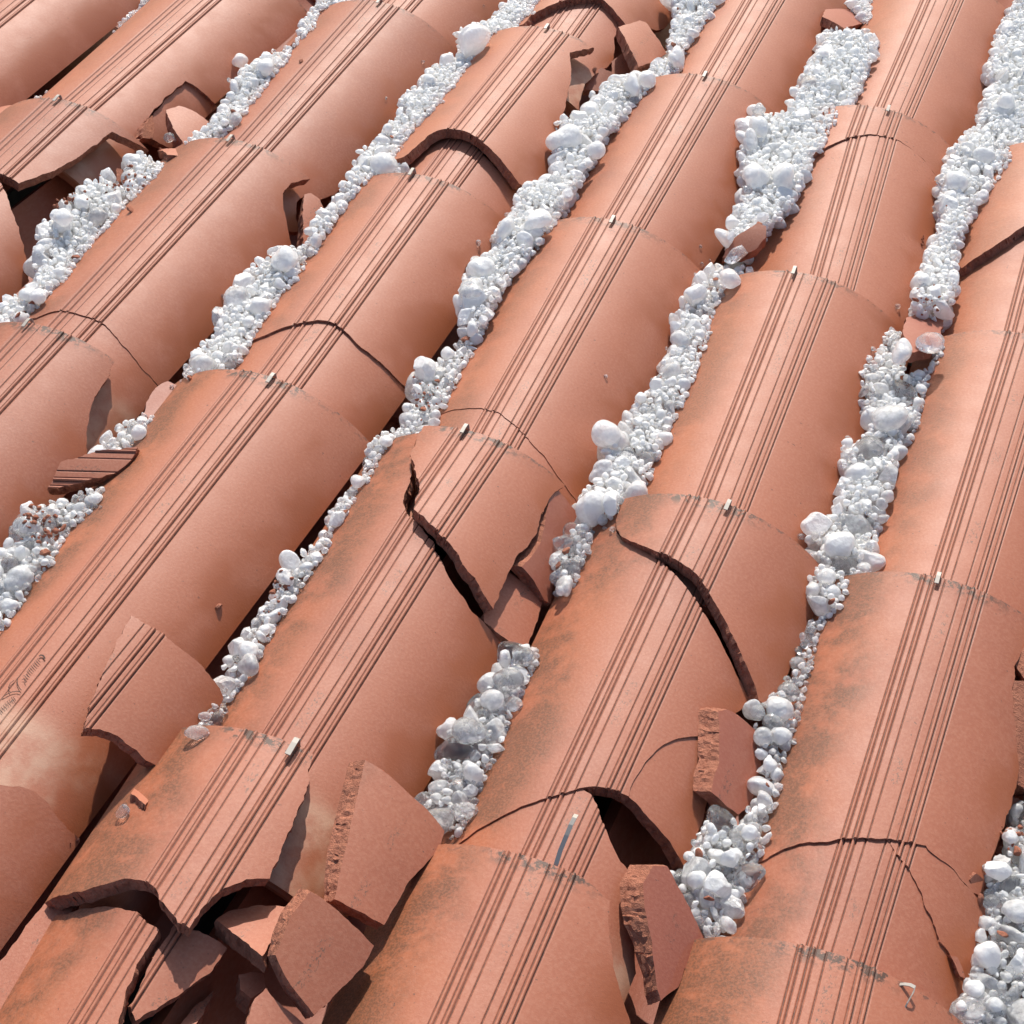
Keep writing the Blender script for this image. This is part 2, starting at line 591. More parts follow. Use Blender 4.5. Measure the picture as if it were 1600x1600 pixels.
def shift(mv=(0, 0, 0), rot=(0, 0, 0), pivot=None):
    """a small rigid move of a broken piece: rotation (deg) about a pivot given as (px, py, z), then a translation"""
    c = bp(*pivot) if pivot is not None else np.zeros(3)
    Rm = (Matrix.Rotation(R_(rot[2]), 4, 'Z') @ Matrix.Rotation(R_(rot[1]), 4, 'Y') @ Matrix.Rotation(R_(rot[0]), 4, 'X'))
    T = Matrix.Translation(Vector(c) + Vector(mv)) @ Rm @ Matrix.Translation(-Vector(c))
    return np.array(T)


def m_(s, t): return ('m', s, t)


FULL = [m_(-1, 0), m_(1, 0), m_(1, 1), m_(-1, 1)]
RUN = {-1: 'outermost left run, off the corner', 0: 'run in the top left corner', 1: 'second run from the left', 2: 'third run from the left', 3: 'fourth run from the left',
       4: 'fifth run from the left', 5: 'sixth run from the left', 6: 'seventh run from the left', 7: 'run at the right edge'}
ROWN = {-1: 'below the bottom edge', 0: 'at the bottom', 1: 'below the middle', 2: 'above the middle', 3: 'near the top', 4: 'at the top edge'}
GT = 'barrel cover tiles laid in runs on the roof'
GF = 'pieces of the broken cover tiles'
GD = 'loose tile fragments lying on the roof'


def tile_obj(surf, pts, label, group=GT, name='cover_tile', cat='roof tile', **k):
    o = plate(surf, pts, name, **k)
    return setp(o, label, cat, group)


def tp(surf, px, py):
    """the point of the tile's wide end in line with a pixel"""
    q = surf.inv(px, py)
    return ('m', float(q[0] / SREF), 1.0)


def ed(surf, side, px, py):
    """the point of the tile's left (-1) or right (+1) edge level with a pixel"""
    q = surf.inv(px, py)
    return ('m', float(side), float(min(1, max(0, q[1] / TREF))))


# ------------------------------------------------------------------ whole cover tiles
OVERLAP = 'fully intact'
WHOLE = {
    (0, 2): 'intact cover tile at the upper left edge, over a thin dark gap',
    (0, 3): 'intact cover tile in the top left corner, ending above the first band of fine hail',
    (2, 4): 'pale intact cover tile at the top edge, third run from the left',
    (4, 4): 'pale intact cover tile at the top edge, right of the block shaped shard',
    (4, 3): 'intact cover tile near the top, between the two widest heaps of hail',
    (5, 4): 'pale intact cover tile at the top edge, left of the top right hail',
    (5, 2): 'long intact cover tile between the lone big hailstone and the right hail band',
    (6, 2): 'long cover tile at the right edge with a steel clip across its lower joint, uncracked',
    (3, 1): 'large intact cover tile with a script stamp on its uncovered lower end',
    (5, 0): 'cover tile at the bottom centre, sooty left flank, bent clip standing at its upper end',
    (6, 0): 'cover tile at the bottom right with a hooked bent clip in its right flank',
    (7, 1): 'cover tile cut off by the right edge of the photo',
    (7, 2): 'cover tile just beyond the right edge, level with the upper joint',
}
TT = {}
for (i, j), lab in WHOLE.items():
    s = TT[(i, j)] = Tile(i, j)
    if (i, j) == (5, 0):
        e = [m_(-1, 0), m_(-1, 1), m_(.25, 1), (951, 1407), (950, 1440), (958, 1510), (974, 1565), (990, 1620), m_(.7, .35), m_(.8, 0)]
        tile_obj(s, e, lab)
    elif (i, j) == (4, 3):
        tile_obj(s, FULL, lab)
    else:
        tile_obj(s, FULL, lab)
for i, j, lab in ((8, 1, 'cover tile of the run beyond the right edge'),):
    pass

# ------------------------------------------------------------------ second run: broken right side above the hail pocket
s = TT[(1, 2)] = Tile(1, 2)
brk = [(175, 206), (160, 218), (121, 246), (85, 266), (45, 281), (29, 286)]
crk = [(9, 275), (-20, 262), (-60, 252)]
tile_obj(s, [m_(-1, 1), m_(.9, 1)] + brk + crk + [ed(s, -1, -60, 252)], 'upper left cover tile with its right side snapped off over a black hole', GF, 'broken_cover_tile', 'broken tile')
s2 = Tile(1, 2, shift((.0, -.001, -.0015)));
s2.seed = s.seed
tile_obj(s2, [ed(s, -1, -60, 252)] + crk[::-1] + [(0, 284), (24, 292), (40, 313), (58, 338), (47, 358), (41, 395), ed(s2, 1, 40, 433), m_(1, 0), m_(-1, 0)],
         'lower piece of a cover tile at the left edge, below the black hole', GF, 'broken_cover_tile', 'broken tile')
s = TT[(1, 3)] = Tile(1, 3)
tile_obj(s, [m_(-1, 0), m_(-1, 1), m_(1, 1), ed(s, 1, 345, 162), (334, 160), (312, 140), (290, 126), (262, 150), (236, 176), (224, 196), (220, 222), (214, 240), (205, 262), (182, 285), (150, 300), m_(.75, .02), m_(.75, 0)],
         'cover tile in the upper left with a chewed out corner full of shards', GF, 'broken_cover_tile', 'broken tile')
s = Tile(1, 3, shift((.001, -.001, -.007), (0, 3, 0), (310, 160, -.03)))
s.seed = TT[(1, 3)].seed
tile_obj(s, [(290, 128), (312, 142), (338, 164), (330, 185), (322, 200), (300, 215), (262, 228), (232, 215), (238, 180), (262, 152)],
         'diamond shaped shard sunk into the gap beside the upper left hail', GF, 'tile_shard', 'tile shard', ridges=False)

# ------------------------------------------------------------------ third run
s = TT[(2, 3)] = Tile(2, 3)
tile_obj(s, [m_(-1, 0), m_(-1, 1), m_(1, 1), ed(s, 1, 545, 275), (520, 300), (500, 312), (478, 303), (464, 316), (462, 340), (470, 362), m_(.8, .03), m_(.8, 0)],
         'cover tile near the top, its lower right corner broken out beside a leaning shard', GF, 'broken_cover_tile', 'broken tile')
s = TT[(2, 2)] = Tile(2, 2)
c22 = [(56, 497), (75, 489), (95, 485), (122, 490), (150, 500), (165, 508), (175, 518), (193, 540), (210, 560), (228, 582)]
tile_obj(s, [m_(-1, 1), m_(.72, 1), (455, 285), (442, 303), (443, 325), (449, 352), (451, 378), (440, 388), ed(s, 1, 425, 395), ed(s, 1, 245, 601)] + c22[::-1] + [ed(s, -1, 56, 497)],
         'long cover tile at the left with a hairline crack across its lower end', GF, 'broken_cover_tile', 'broken tile', amp=.0009)
s2 = Tile(2, 2, shift((.0006, -.0016, -.0012), (0, 0, .3), (150, 500, 0)))
s2.seed = s.seed
tile_obj(s2, [ed(s, -1, 56, 497)] + c22 + [ed(s, 1, 245, 601), m_(1, 0), m_(-1, 0)],
         'short end of a cracked tile tucked under the joint near the left edge', GF, 'broken_cover_tile', 'broken tile', amp=.0009)
s = TT[(2, 1)] = Tile(2, 1)
tile_obj(s, [m_(-1, 0), m_(-1, 1), m_(.6, 1), (172, 583), (158, 605), (147, 624), (139, 645), (136, 668), (136, 692), (135, 712), ed(s, 1, 134, 716), m_(1, 0)],
         'cover tile at the left edge with a pointed bite out of its right corner', GF, 'broken_cover_tile', 'broken tile')

# ------------------------------------------------------------------ fourth run
s = TT[(3, 4)] = Tile(3, 4, shift((0, .002, .005), (-2.2, 0, 0), (930, -60, 0)))
a34 = [(818, 38), (830, 24), (860, 8), (890, -2), (918, -5), (938, -4), (952, 8), (966, 24), (980, 42)]
tile_obj(s, [m_(-1, 1), m_(1, 1), ed(s, 1, 1056, 30), (1042, 50), (1024, 47), (1000, 42)] + a34[::-1] + [ed(s, -1, 818, 38)],
         'raised cover tile piece with an arched break at the top edge of the photo', GF, 'broken_cover_tile', 'broken tile')
s = Tile(3, 4, shift((0, 0, -.001)))
s.seed = TT[(3, 4)].seed
tile_obj(s, [ed(s, -1, 822, 44), (824, 42), (840, 26), (862, 12), (890, 3), (918, 0), (938, 3), (950, 14), (962, 32), (966, 44), (960, 60), (959, 92), (948, 106), (930, 116), (914, 132), (908, 150), (904, 168), (900, 183), m_(.72, .02), m_(.7, 0), m_(-1, 0)],
         'narrow end of a snapped cover tile below the small arched break', GF, 'broken_cover_tile', 'broken tile')
s = TT[(3, 3)] = Tile(3, 3, shift((0, .002, .006), (-2.6, 0, 0), (830, 90, 0)))
a33 = [(630, 246), (640, 238), (653, 227), (670, 211), (684, 204), (698, 201), (714, 202), (730, 206), (745, 214), (758, 224), (779, 245), (796, 266), (812, 288)]
tile_obj(s, [m_(-1, 1), m_(.5, 1), (889, 82), (893, 108), (891, 130), (886, 150), (884, 166), (874, 190), (868, 215), (869, 245), (861, 266), (846, 278), (830, 290)] + a33[::-1] + [ed(s, -1, 630, 246)],
         'raised cover tile piece with a wide dark arched break under its lower end', GF, 'broken_cover_tile', 'broken tile')
s = Tile(3, 3, shift((0, -.001, -.001)))
s.seed = TT[(3, 3)].seed
tile_obj(s, [ed(s, -1, 640, 240), (645, 238), (670, 220), (690, 212), (708, 211), (730, 220), (755, 241), (780, 268), (798, 290), ed(s, 1, 804, 298), m_(1, 0), m_(-1, 0)],
         'low stub of the cover tile that lies below the wide arched break', GF, 'broken_cover_tile', 'broken tile')
s = TT[(3, 2)] = Tile(3, 2)
c32 = [(372, 548), (385, 538), (400, 529), (413, 524), (436, 514), (462, 506), (480, 502), (497, 500), (512, 502), (525, 506), (541, 520), (562, 541), (578, 552), (590, 562), (603, 573), (614, 586), (625, 598)]
tile_obj(s, [m_(-1, 1), m_(.9, 1), (778, 366), (774, 384), (764, 396), (748, 410), (730, 413), (723, 430), (721, 465), (718, 490), (716, 507), ed(s, 1, 712, 512), ed(s, 1, 640, 609)] + c32[::-1] + [ed(s, -1, 372, 548)],
         'long cover tile with a scalloped right side and a clean dark crack across it', GF, 'broken_cover_tile', 'broken tile', amp=.0009)
s2 = Tile(3, 2, shift((.0, -.0030, -.0026), (0, 0, -.3), (500, 500, 0)))
s2.seed = s.seed
tile_obj(s2, [ed(s, -1, 372, 548)] + c32 + [ed(s, 1, 640, 609), m_(1, 0), m_(-1, 0)],
         'short end of the cracked cover tile above the joint at the left centre', GF, 'broken_cover_tile', 'broken tile', amp=.0009)
TT[(3, 0)] = s = Tile(3, 0)
tile_obj(s, [(0, 1226), (28, 1228), (55, 1238), (74, 1254), (92, 1280), (121, 1310), ed(s, 1, 120, 1314), m_(1, 0), m_(-.2, 0), m_(-.6, .45)],
         'broken cover tile remnant in the bottom left corner, smooth and without ridges', GF, 'broken_cover_tile', 'broken tile', ridges=False)

# ------------------------------------------------------------------ fifth run
s = TT[(4, 2)] = Tile(4, 2)
c42 = [(650, 674), (664, 662), (684, 650), (700, 642), (716, 639), (747, 638), (763, 640), (779, 644), (800, 660), (821, 681), (836, 697), (849, 712), (862, 730), (874, 747), (888, 765)]
tile_obj(s, [m_(-1, 1), m_(1, 1), ed(s, 1, 900, 788)] + c42[::-1] + [ed(s, -1, 650, 674)],
         'long cover tile carrying the lone big hailstone, cracked near its lower end', GF, 'broken_cover_tile', 'broken tile', amp=.0009)
s2 = Tile(4, 2, shift((0, -.0012, -.0008)))
s2.seed = s.seed
tile_obj(s2, [ed(s, -1, 650, 674)] + c42 + [ed(s, 1, 900, 788), m_(1, 0), m_(-1, 0)],
         'short cracked end of a cover tile above the joint at the centre', GF, 'broken_cover_tile', 'broken tile', amp=.0009)
s = TT[(4, 1)] = Tile(4, 1, shift((0, .002, .004), (-3.6, 2.0, 0), (760, 700, 0)))
tile_obj(s, [tp(s, 643, 693), m_(.72, 1), (866, 770), (856, 784), (846, 806), (838, 832), (826, 850), (806, 872), (797, 890), (786, 915), (772, 951), (756, 926), (742, 902), (730, 891), (718, 868), (702, 850), (690, 838), (678, 822), (668, 812), (658, 805), (646, 797), (651, 782), (655, 765), (653, 748), (650, 736), (644, 722), (642, 706)],
         'lifted upper piece of the split cover tile at the centre, hanging over a black gap', GF, 'broken_cover_tile', 'broken tile', amp=.0015)
s = Tile(4, 1, shift((0, 0, -.001)))
s.seed = TT[(4, 1)].seed
TT['41l'] = s
tile_obj(s, [m_(-1, 0), m_(-1, 1), tp(s, 641, 699), (642, 712), (643, 726), (641, 748), (634, 768), (630, 782), (632, 797), (641, 807), (652, 818), (664, 832), (676, 846), (681, 860), (690, 880), (698, 896), (712, 918), (726, 938), (737, 956), (750, 968), (763, 980), (776, 994), (788, 1008), ed(s, 1, 796, 1022), m_(1, 0)],
         'long lower piece of the split cover tile, lying flat between two thin bands of hail', GF, 'broken_cover_tile', 'broken tile', amp=.0012)
s = TT[(4, 0)] = Tile(4, 0, shift((0, .001, .001), (-3.2, 0, 0), (430, 1155, 0)))
tile_obj(s, [m_(-1, 1), tp(s, 482, 1176), (484, 1196), (478, 1231), (464, 1268), (451, 1302), (436, 1338), (420, 1373), (402, 1373), (385, 1376), (366, 1382), (350, 1390), (330, 1405), (315, 1421), (303, 1436), (294, 1448), (280, 1440), (264, 1422), (250, 1406), (244, 1393), (230, 1381), (212, 1377), (195, 1374), (170, 1380), (145, 1386), (128, 1394), ed(s, -1, 126, 1396)],
         'lifted tile piece at the lower left, its ragged end over a black hollow', GF, 'broken_cover_tile', 'broken tile', amp=.0016)
s = TT['40l'] = Tile(4, 0, shift((.0, .0, -.004)))
s.seed = TT[(4, 0)].seed
tile_obj(s, [m_(-1, 0), ed(s, -1, 96, 1432), (110, 1427), (126, 1421), (145, 1418), (162, 1416), (180, 1418), (196, 1421), (214, 1425), (225, 1437), (236, 1445), (249, 1453), (242, 1466), (232, 1480), (220, 1500), (207, 1525), (196, 1552), (189, 1580), (184, 1610), (178, 1650), m_(.05, 0)],
         'lower remnant of the cover tile in the bottom left, split lengthwise along its ridges', GF, 'broken_cover_tile', 'broken tile', amp=.0012)

# ------------------------------------------------------------------ sixth run
s = TT[(5, 3)] = Tile(5, 3)
c53 = [(1246, 266), (1256, 257), (1272, 244), (1291, 230), (1312, 220), (1326, 215), (1345, 211), (1360, 210), (1385, 213), (1407, 221), (1426, 234), (1445, 252), (1460, 272)]
tile_obj(s, [m_(-1, 1), m_(1, 1), ed(s, 1, 1470, 285)] + c53[::-1] + [ed(s, -1, 1246, 266)],
         'short band of clipped cover tile above the open crack near the top right', GF, 'broken_cover_tile', 'broken tile', amp=.0012)
s2 = Tile(5, 3, shift((.004, -.0035, -.0015), (0, 0, 2.2), (1407, 221, 0)))
s2.seed = s.seed
tile_obj(s2, [ed(s, -1, 1246, 266)] + c53 + [ed(s, 1, 1470, 285), m_(1, 0), m_(-1, 0)],
         'long lower piece of cracked tile between two big hail bands at the upper right', GF, 'broken_cover_tile', 'broken tile', amp=.0012)
s = TT[(5, 1)] = Tile(5, 1, shift((0, .002, .003), (-2.4, -.8, 0), (1119, 790, 0)))
tile_obj(s, [tp(s, 964, 803), m_(1, 1), ed(s, 1, 1190, 1090), (1186, 1094), (1172, 1052), (1163, 1030), (1154, 1010), (1136, 975), (1115, 938), (1103, 920), (1092, 903), (1078, 889), (1065, 880), (1045, 868), (1015, 858), (985, 845), (969, 836), (964, 826), (962, 812)],
         'lifted piece of cover tile with a long curved dark gap under its edge', GF, 'broken_cover_tile', 'broken tile', amp=.0009)
TT['51m'] = s = Tile(5, 1, shift((0, -.001, -.001)))
s.seed = TT[(5, 1)].seed
arc = [(983, 1244), (986, 1232), (991, 1220), (998, 1207), (1006, 1195), (1016, 1182), (1027, 1171), (1040, 1162), (1053, 1156), (1067, 1152), (1081, 1150), (1100, 1150), (1119, 1150)]
cl = [(700, 1329), (715, 1319), (730, 1309), (747, 1296), (765, 1285), (783, 1275), (800, 1267), (820, 1258), (837, 1253), (856, 1246), (884, 1238), (908, 1231)]
tile_obj(s, [m_(-1, 1), tp(s, 960, 806), (961, 818), (964, 832), (972, 843), (990, 853), (1018, 868), (1040, 884), (1062, 906), (1085, 935), (1104, 965), (1125, 1000), (1145, 1042), (1165, 1082), (1172, 1100), (1150, 1112), (1134, 1130)]
         + arc[::-1] + [(960, 1232), (940, 1230), (920, 1230)] + cl[::-1] + [ed(s, -1, 700, 1329)],
         'large middle piece of the shattered cover tile at the lower centre', GF, 'broken_cover_tile', 'broken tile', amp=.0008)
s = Tile(5, 1, shift((.001, -.0022, -.003), (0, 1.5, 0), (1050, 1220, -.02)))
s.seed = TT[(5, 1)].seed
tile_obj(s, arc + [(1117, 1180), (1110, 1215), (1104, 1255), (1095, 1290), (1083, 1325), (1070, 1354), (1057, 1333), (1038, 1305), (1015, 1278), (998, 1258)],
         'rounded piece of cover tile inside a curved crack, beside the hail at the lower centre', GF, 'broken_cover_tile', 'broken tile', ridges=False, amp=.0008)
s = Tile(5, 1, shift((.0, -.0012, -.0025)))
s.seed = TT[(5, 1)].seed
tile_obj(s, [ed(s, -1, 700, 1329)] + cl + [(914, 1236), (923, 1241), (932, 1256), (940, 1280), (953, 1314), (970, 1346), (991, 1369), (1000, 1380), (1004, 1408), (996, 1450), (992, 1474), (993, 1521), (978, 1560), m_(.82, .0), m_(-1, 0)],
         'broken end of a cover tile under the standing bent clip at the bottom centre', GF, 'broken_cover_tile', 'broken tile', amp=.0008)

# ------------------------------------------------------------------ seventh run
s = TT[(6, 3)] = Tile(6, 3, shift((0, .002, .007), (-1, 0, 0), (1683, 234, 0)))
c63 = [(1484, 428), (1496, 422), (1509, 414), (1530, 400), (1551, 387), (1575, 370), (1600, 353), (1630, 342), (1660, 336), (1700, 350), (1740, 385)]
tile_obj(s, [m_(-1, 1), m_(1, 1), ed(s, 1, 1740, 400)] + c63[::-1] + [ed(s, -1, 1484, 428)],
         'cover tile piece at the upper right edge with a straight dark break under it', GF, 'broken_cover_tile', 'broken tile')
s = Tile(6, 3, shift((0, -.001, -.001)))
s.seed = TT[(6, 3)].seed
tile_obj(s, [ed(s, -1, 1486, 440), (1490, 437), (1509, 428), (1551, 402), (1600, 367), (1630, 355), (1660, 349), (1700, 362), (1736, 395), ed(s, 1, 1738, 408), m_(1, 0), m_(-1, 0)],
         'end of a cover tile below the straight dark break at the right edge', GF, 'broken_cover_tile', 'broken tile')
s = TT[(6, 1)] = Tile(6, 1)
c1 = [(1165, 1357), (1180, 1351), (1198, 1340), (1215, 1330), (1232, 1324), (1250, 1320), (1265, 1317), (1278, 1316), (1286, 1318), (1298, 1314), (1310, 1311), (1334, 1309), (1355, 1308), (1383, 1310)]
c1b = [(1404, 1313), (1422, 1315), (1446, 1320), (1458, 1332), (1470, 1344), (1483, 1354), (1495, 1365), (1508, 1382), (1520, 1396)]
c2 = [(1383, 1310), (1394, 1324), (1404, 1337), (1418, 1355), (1427, 1370), (1435, 1386), (1444, 1406), (1453, 1428), (1462, 1452), (1470, 1474), (1484, 1495), (1498, 1512)]
tile_obj(s, [m_(-1, 1), m_(.9, 1), (1603, 1004), (1587, 1038), (1582, 1080), (1587, 1150), (1592, 1206), (1580, 1258), (1562, 1306), (1545, 1356), (1530, 1398)] + c1b[::-1] + c1[::-1] + [ed(s, -1, 1165, 1357)],
         'big cover tile at the lower right above a crack that runs right across it', GF, 'broken_cover_tile', 'broken tile', amp=.0013)
s2 = Tile(6, 1, shift((-.0008, -.0024, -.0022), (0, 0, -.2), (1300, 1400, 0)))
s2.seed = s.seed
tile_obj(s2, [ed(s, -1, 1165, 1357)] + c1 + c2[1:] + [ed(s, 1, 1507, 1525), m_(1, 0), m_(-1, 0)],
         'left piece of cover tile under the long cross crack at the lower right', GF, 'broken_cover_tile', 'broken tile', amp=.0013)
s3 = Tile(6, 1, shift((.0022, -.0022, -.0018), (0, 0, -.6), (1390, 1320, 0)))
s3.seed = s.seed
tile_obj(s3, [(1383, 1310)] + c1b + [ed(s, 1, 1528, 1402), ed(s, 1, 1507, 1525)] + c2[::-1][:-1],
         'wedge shaped piece of cover tile right of the branching crack at the lower right', GF, 'broken_cover_tile', 'broken tile', ridges=True, amp=.0013)

# ------------------------------------------------------------------ loose shards
def shard(pts, z, lab, n=(0, 0, 1), ydir=(0, 1, 0), R=.115, ridges=False, xoff=0.0, thk=THK, amp=.0011, mats=None, lich=.7, uvo=(0, .2), bevel=None):
    cx = sum(p[0] for p in pts) / len(pts); cy = sum(p[1] for p in pts) / len(pts)
    sf = Plate(bp(cx, cy, z), ydir, n, R)
    sf.lichen = lich
    if bevel is not None: amp = .0006
    o = plate(sf, pts, 'tile_shard', ridges=ridges, natural=False, thk=thk, xoff=xoff, amp=amp, mats=mats, uvoff=uvo, bevel=bevel)
    return setp(o, lab, 'tile shard', GD)


# fourth run, lower left: the slid piece with two ridges
shard([(205, 960), (232, 976), (262, 997), (292, 1020), (318, 1043), (338, 1070), (350, 1092), (335, 1112), (300, 1150), (268, 1185), (248, 1200), (228, 1188), (208, 1168), (182, 1150), (156, 1140), (131, 1138), (142, 1100), (160, 1056), (182, 1005)],
      -.004, 'large curved shard with two ridge stubs lying over the stamped tile at the lower left', n=(.62, -.02, 1), ydir=(.02, 1, 0), R=.13, ridges=True, xoff=-.045, uvo=(.04, .2))
shard([(238, 1195), (260, 1210), (228, 1258), (205, 1240)], -.035, 'small upright shard wedged over wet ice at the lower left', n=(-.25, .55, .75), thk=.012)
# upper left pocket
shard([(259, 172), (280, 165), (300, 172), (326, 190), (318, 208), (302, 216), (288, 226), (270, 200)], -.026, 'pale shard standing on edge among the debris at the upper left', n=(.35, .1, 1), thk=.016)
shard([(225, 218), (262, 222), (292, 234), (284, 244), (262, 242), (246, 234)], -.032, 'bright orange splinter lying in the upper left pocket', n=(-.35, .35, 1), mats=None, thk=.009, lich=0)
shard([(222, 215), (226, 195), (238, 180), (241, 200), (238, 216)], -.036, 'dark cup shaped chip beside the orange splinter', n=(.8, .3, .6), mats=[M_FRAC, M_FRAC])
shard([(430, 100), (460, 66), (468, 72), (462, 88), (440, 106)], -.03, 'brown splinter standing in the hail at the upper left', n=(.5, -.75, .4), thk=.009)
shard([(0, 167), (38, 166), (24, 180), (10, 183), (-14, 181)], -.035, 'orange chip at the left edge under the first tile run', n=(-.2, .1, 1))
shard([(182, 262), (200, 268), (196, 292), (184, 290)], -.035, 'rounded brown chip at the top of the hail pocket', n=(.2, -.3, 1), mats=[M_FRAC, M_FRAC])
shard([(-6, 478), (50, 472), (44, 492), (8, 500)], -.035, 'red rubble chip by the clip at the left edge', n=(.1, -.2, 1), mats=[M_FRAC, M_FRAC])
shard([(474, 304), (486, 302), (500, 312), (510, 338), (496, 362), (474, 386), (474, 345)], -.035, 'leaning shard filling the broken corner at the upper centre left', n=(.55, -.1, 1), thk=.016)
# left centre
shard([(262, 595), (300, 612), (296, 622), (262, 640), (244, 668), (222, 662), (228, 632), (242, 606)], -.036, 'flat piece of a pan tile with a nail hole, in the left gutter', n=(.15, 0, 1), mats=[M_PAN, M_FRAC], R=-.3)
shard([(96, 722), (150, 706), (216, 698), (206, 720), (182, 738), (130, 754), (92, 762), (76, 764)], -.022, 'ridged shard lying upside down across the gutter at the left', n=(.1, -.35, 1), ydir=(.93, .35, 0), ridges=True, xoff=-.004, R=.25, thk=.013)
shard([(60, 835), (92, 820), (96, 842), (70, 862), (44, 862)], -.034, 'crumbling red lump lodged in the ice at the left', n=(-.1, -.2, 1), mats=[M_FRAC, M_FRAC], amp=.003)
# top centre
shard([(966, 42), (1000, 32), (1010, 35), (1026, 58), (1042, 84), (1022, 96), (998, 104), (984, 76)], -.012, 'block shaped shard leaning beside the hail at the top centre', n=(.45, .1, 1), thk=.014)
shard([(956, 96), (978, 80), (986, 90), (992, 104), (975, 125), (955, 122), (957, 108)], -.040, 'dull shard under the block shaped one at the top', n=(.4, -.3, 1))
shard([(912, 140), (922, 120), (940, 106), (955, 112), (962, 128), (948, 140), (930, 142)], -.042, 'thin edged shard half buried by hail at the top centre', n=(.3, -.4, 1))
shard([(1284, 26), (1300, -6), (1330, -12), (1356, 22), (1352, 36), (1318, 44)], -.035, 'grey pink shard at the top edge above the widest heap', n=(.2, .3, 1), mats=[M_PAN, M_FRAC])
# gutter right of the centre
shard([(1128, 402), (1148, 372), (1182, 350), (1196, 352), (1196, 372), (1178, 392), (1158, 400)], -.006, 'chunky orange shard bridging the gutter at the upper right', n=(.05, -.55, 1), ydir=(1, .3, 0), thk=.018)
shard([(1416, 496), (1440, 488), (1474, 500), (1470, 520), (1460, 545), (1425, 550), (1410, 520)], -.018, 'pale pink wet shard lying on the ice at the right', n=(.05, .25, 1), mats=[M_PAN, M_FRAC])
# centre split
shard([(790, 891), (803, 898), (826, 917), (849, 936), (843, 958), (835, 982), (824, 1010), (800, 1005), (778, 988), (756, 972), (756, 960), (772, 926)], -.042, 'flat square shard sunk below the lifted tile at the centre', n=(.52, .05, 1), R=.16)
shard([(860, 768), (872, 766), (892, 790), (909, 812), (890, 838), (874, 868), (866, 900), (860, 944), (850, 938), (836, 910), (816, 886), (832, 868), (846, 846), (852, 812)], -.036, 'upright shard with a granular broken edge, between the split tile and the thin hail', n=(.75, .02, .8), R=.2, mats=[M_WET, M_FRAC], bevel=(-1, 0, .009))
# lower centre fan
shard([(571, 1187), (590, 1198), (607, 1211), (646, 1246), (672, 1270), (695, 1299), (684, 1330), (662, 1354), (640, 1375), (622, 1408), (600, 1446), (576, 1432), (548, 1418), (523, 1404), (534, 1350), (545, 1306), (558, 1245)],
      -.006, 'big triangular shard with a thick granular left edge at the bottom centre left', n=(.5, -.02, 1), R=.17, bevel=(-1, 0, .011))
shard([(485, 1392), (504, 1404), (523, 1419), (554, 1447), (584, 1478), (569, 1509), (530, 1548), (491, 1586), (468, 1556), (446, 1527), (430, 1493), (456, 1431)],
      -.003, 'square tilted shard with a dark thick side in the bottom left heap', n=(.48, -.18, 1), R=.3, thk=.017, bevel=(-.85, .5, .008))
shard([(337, 1438), (350, 1428), (367, 1421), (409, 1414), (436, 1415), (460, 1418), (443, 1448), (408, 1494), (384, 1473), (359, 1453)],
      -.022, 'pale pink shard catching the sun in front of the black hollow', n=(-.1, .32, 1), R=-.2, thk=.013, lich=0)
shard([(271, 1446), (311, 1455), (336, 1468), (354, 1482), (344, 1500), (332, 1517), (291, 1546), (250, 1571), (210, 1595), (205, 1575), (222, 1532), (240, 1495)],
      -.022, 'pointed shard with one ridge lying below the ragged tile end', n=(.35, 0, 1), R=.13, ridges=True, xoff=-.035)
shard([(374, 1522), (392, 1519), (410, 1521), (416, 1544), (391, 1560), (378, 1546)], -.04, 'small dark block in the hollow of the bottom left heap', n=(.2, .1, 1), thk=.02)
shard([(415, 1546), (444, 1574), (478, 1604), (470, 1640), (380, 1640), (386, 1600), (398, 1560)], -.016, 'shard at the bottom edge under the square tilted one', n=(.35, 0, 1), lich=0)
shard([(336, 1546), (318, 1580), (290, 1625), (262, 1630), (300, 1578)], -.045, 'thin pale sliver at the bottom edge', n=(.1, .3, 1), lich=0)
shard([(92, 1388), (118, 1398), (112, 1426), (76, 1482), (40, 1546), (6, 1612), (-40, 1640), (-40, 1545), (10, 1492), (52, 1432)],
      -.046, 'long smooth pinkish strip of pan tile in the bottom left gutter', n=(-.12, 0, 1), R=-.3, lich=0)
shard([(104, 1374), (120, 1350), (140, 1332), (164, 1336), (150, 1362), (128, 1396), (112, 1392)], -.062, 'chipped end of a pan tile with two pits in the lower left gutter', n=(0, .1, 1), lich=0)
# lower right of the sixth run
shard([(1122, 1110), (1136, 1108), (1155, 1118), (1183, 1144), (1190, 1170), (1189, 1195), (1185, 1229), (1172, 1256), (1154, 1273), (1134, 1258), (1112, 1238), (1114, 1218), (1124, 1190), (1124, 1150)],
      -.030, 'wet orange shard with a chipped edge, beside the rounded tile piece', n=(.72, 0, 1), R=.2, mats=[M_WET, M_FRAC], bevel=(-1, 0, .012))
shard([(1110, 1240), (1154, 1274), (1140, 1284), (1104, 1270)], -.05, 'ridged shard end showing under the wet orange one', n=(.4, -.5, 1), ridges=True, ydir=(.8, -.6, 0))
shard([(1020, 1352), (1043, 1353), (1060, 1385), (1074, 1411), (1095, 1455), (1116, 1493), (1092, 1506), (1070, 1514), (1060, 1542), (1032, 1563), (1025, 1530), (1018, 1470), (1008, 1420), (1005, 1380)],
      -.026, 'tall dark shard with a crumbly red edge beside the hail at the bottom centre', n=(.6, -.05, 1), R=.2, mats=[M_WET, M_FRAC], thk=.014, bevel=(-1, 0, .012))
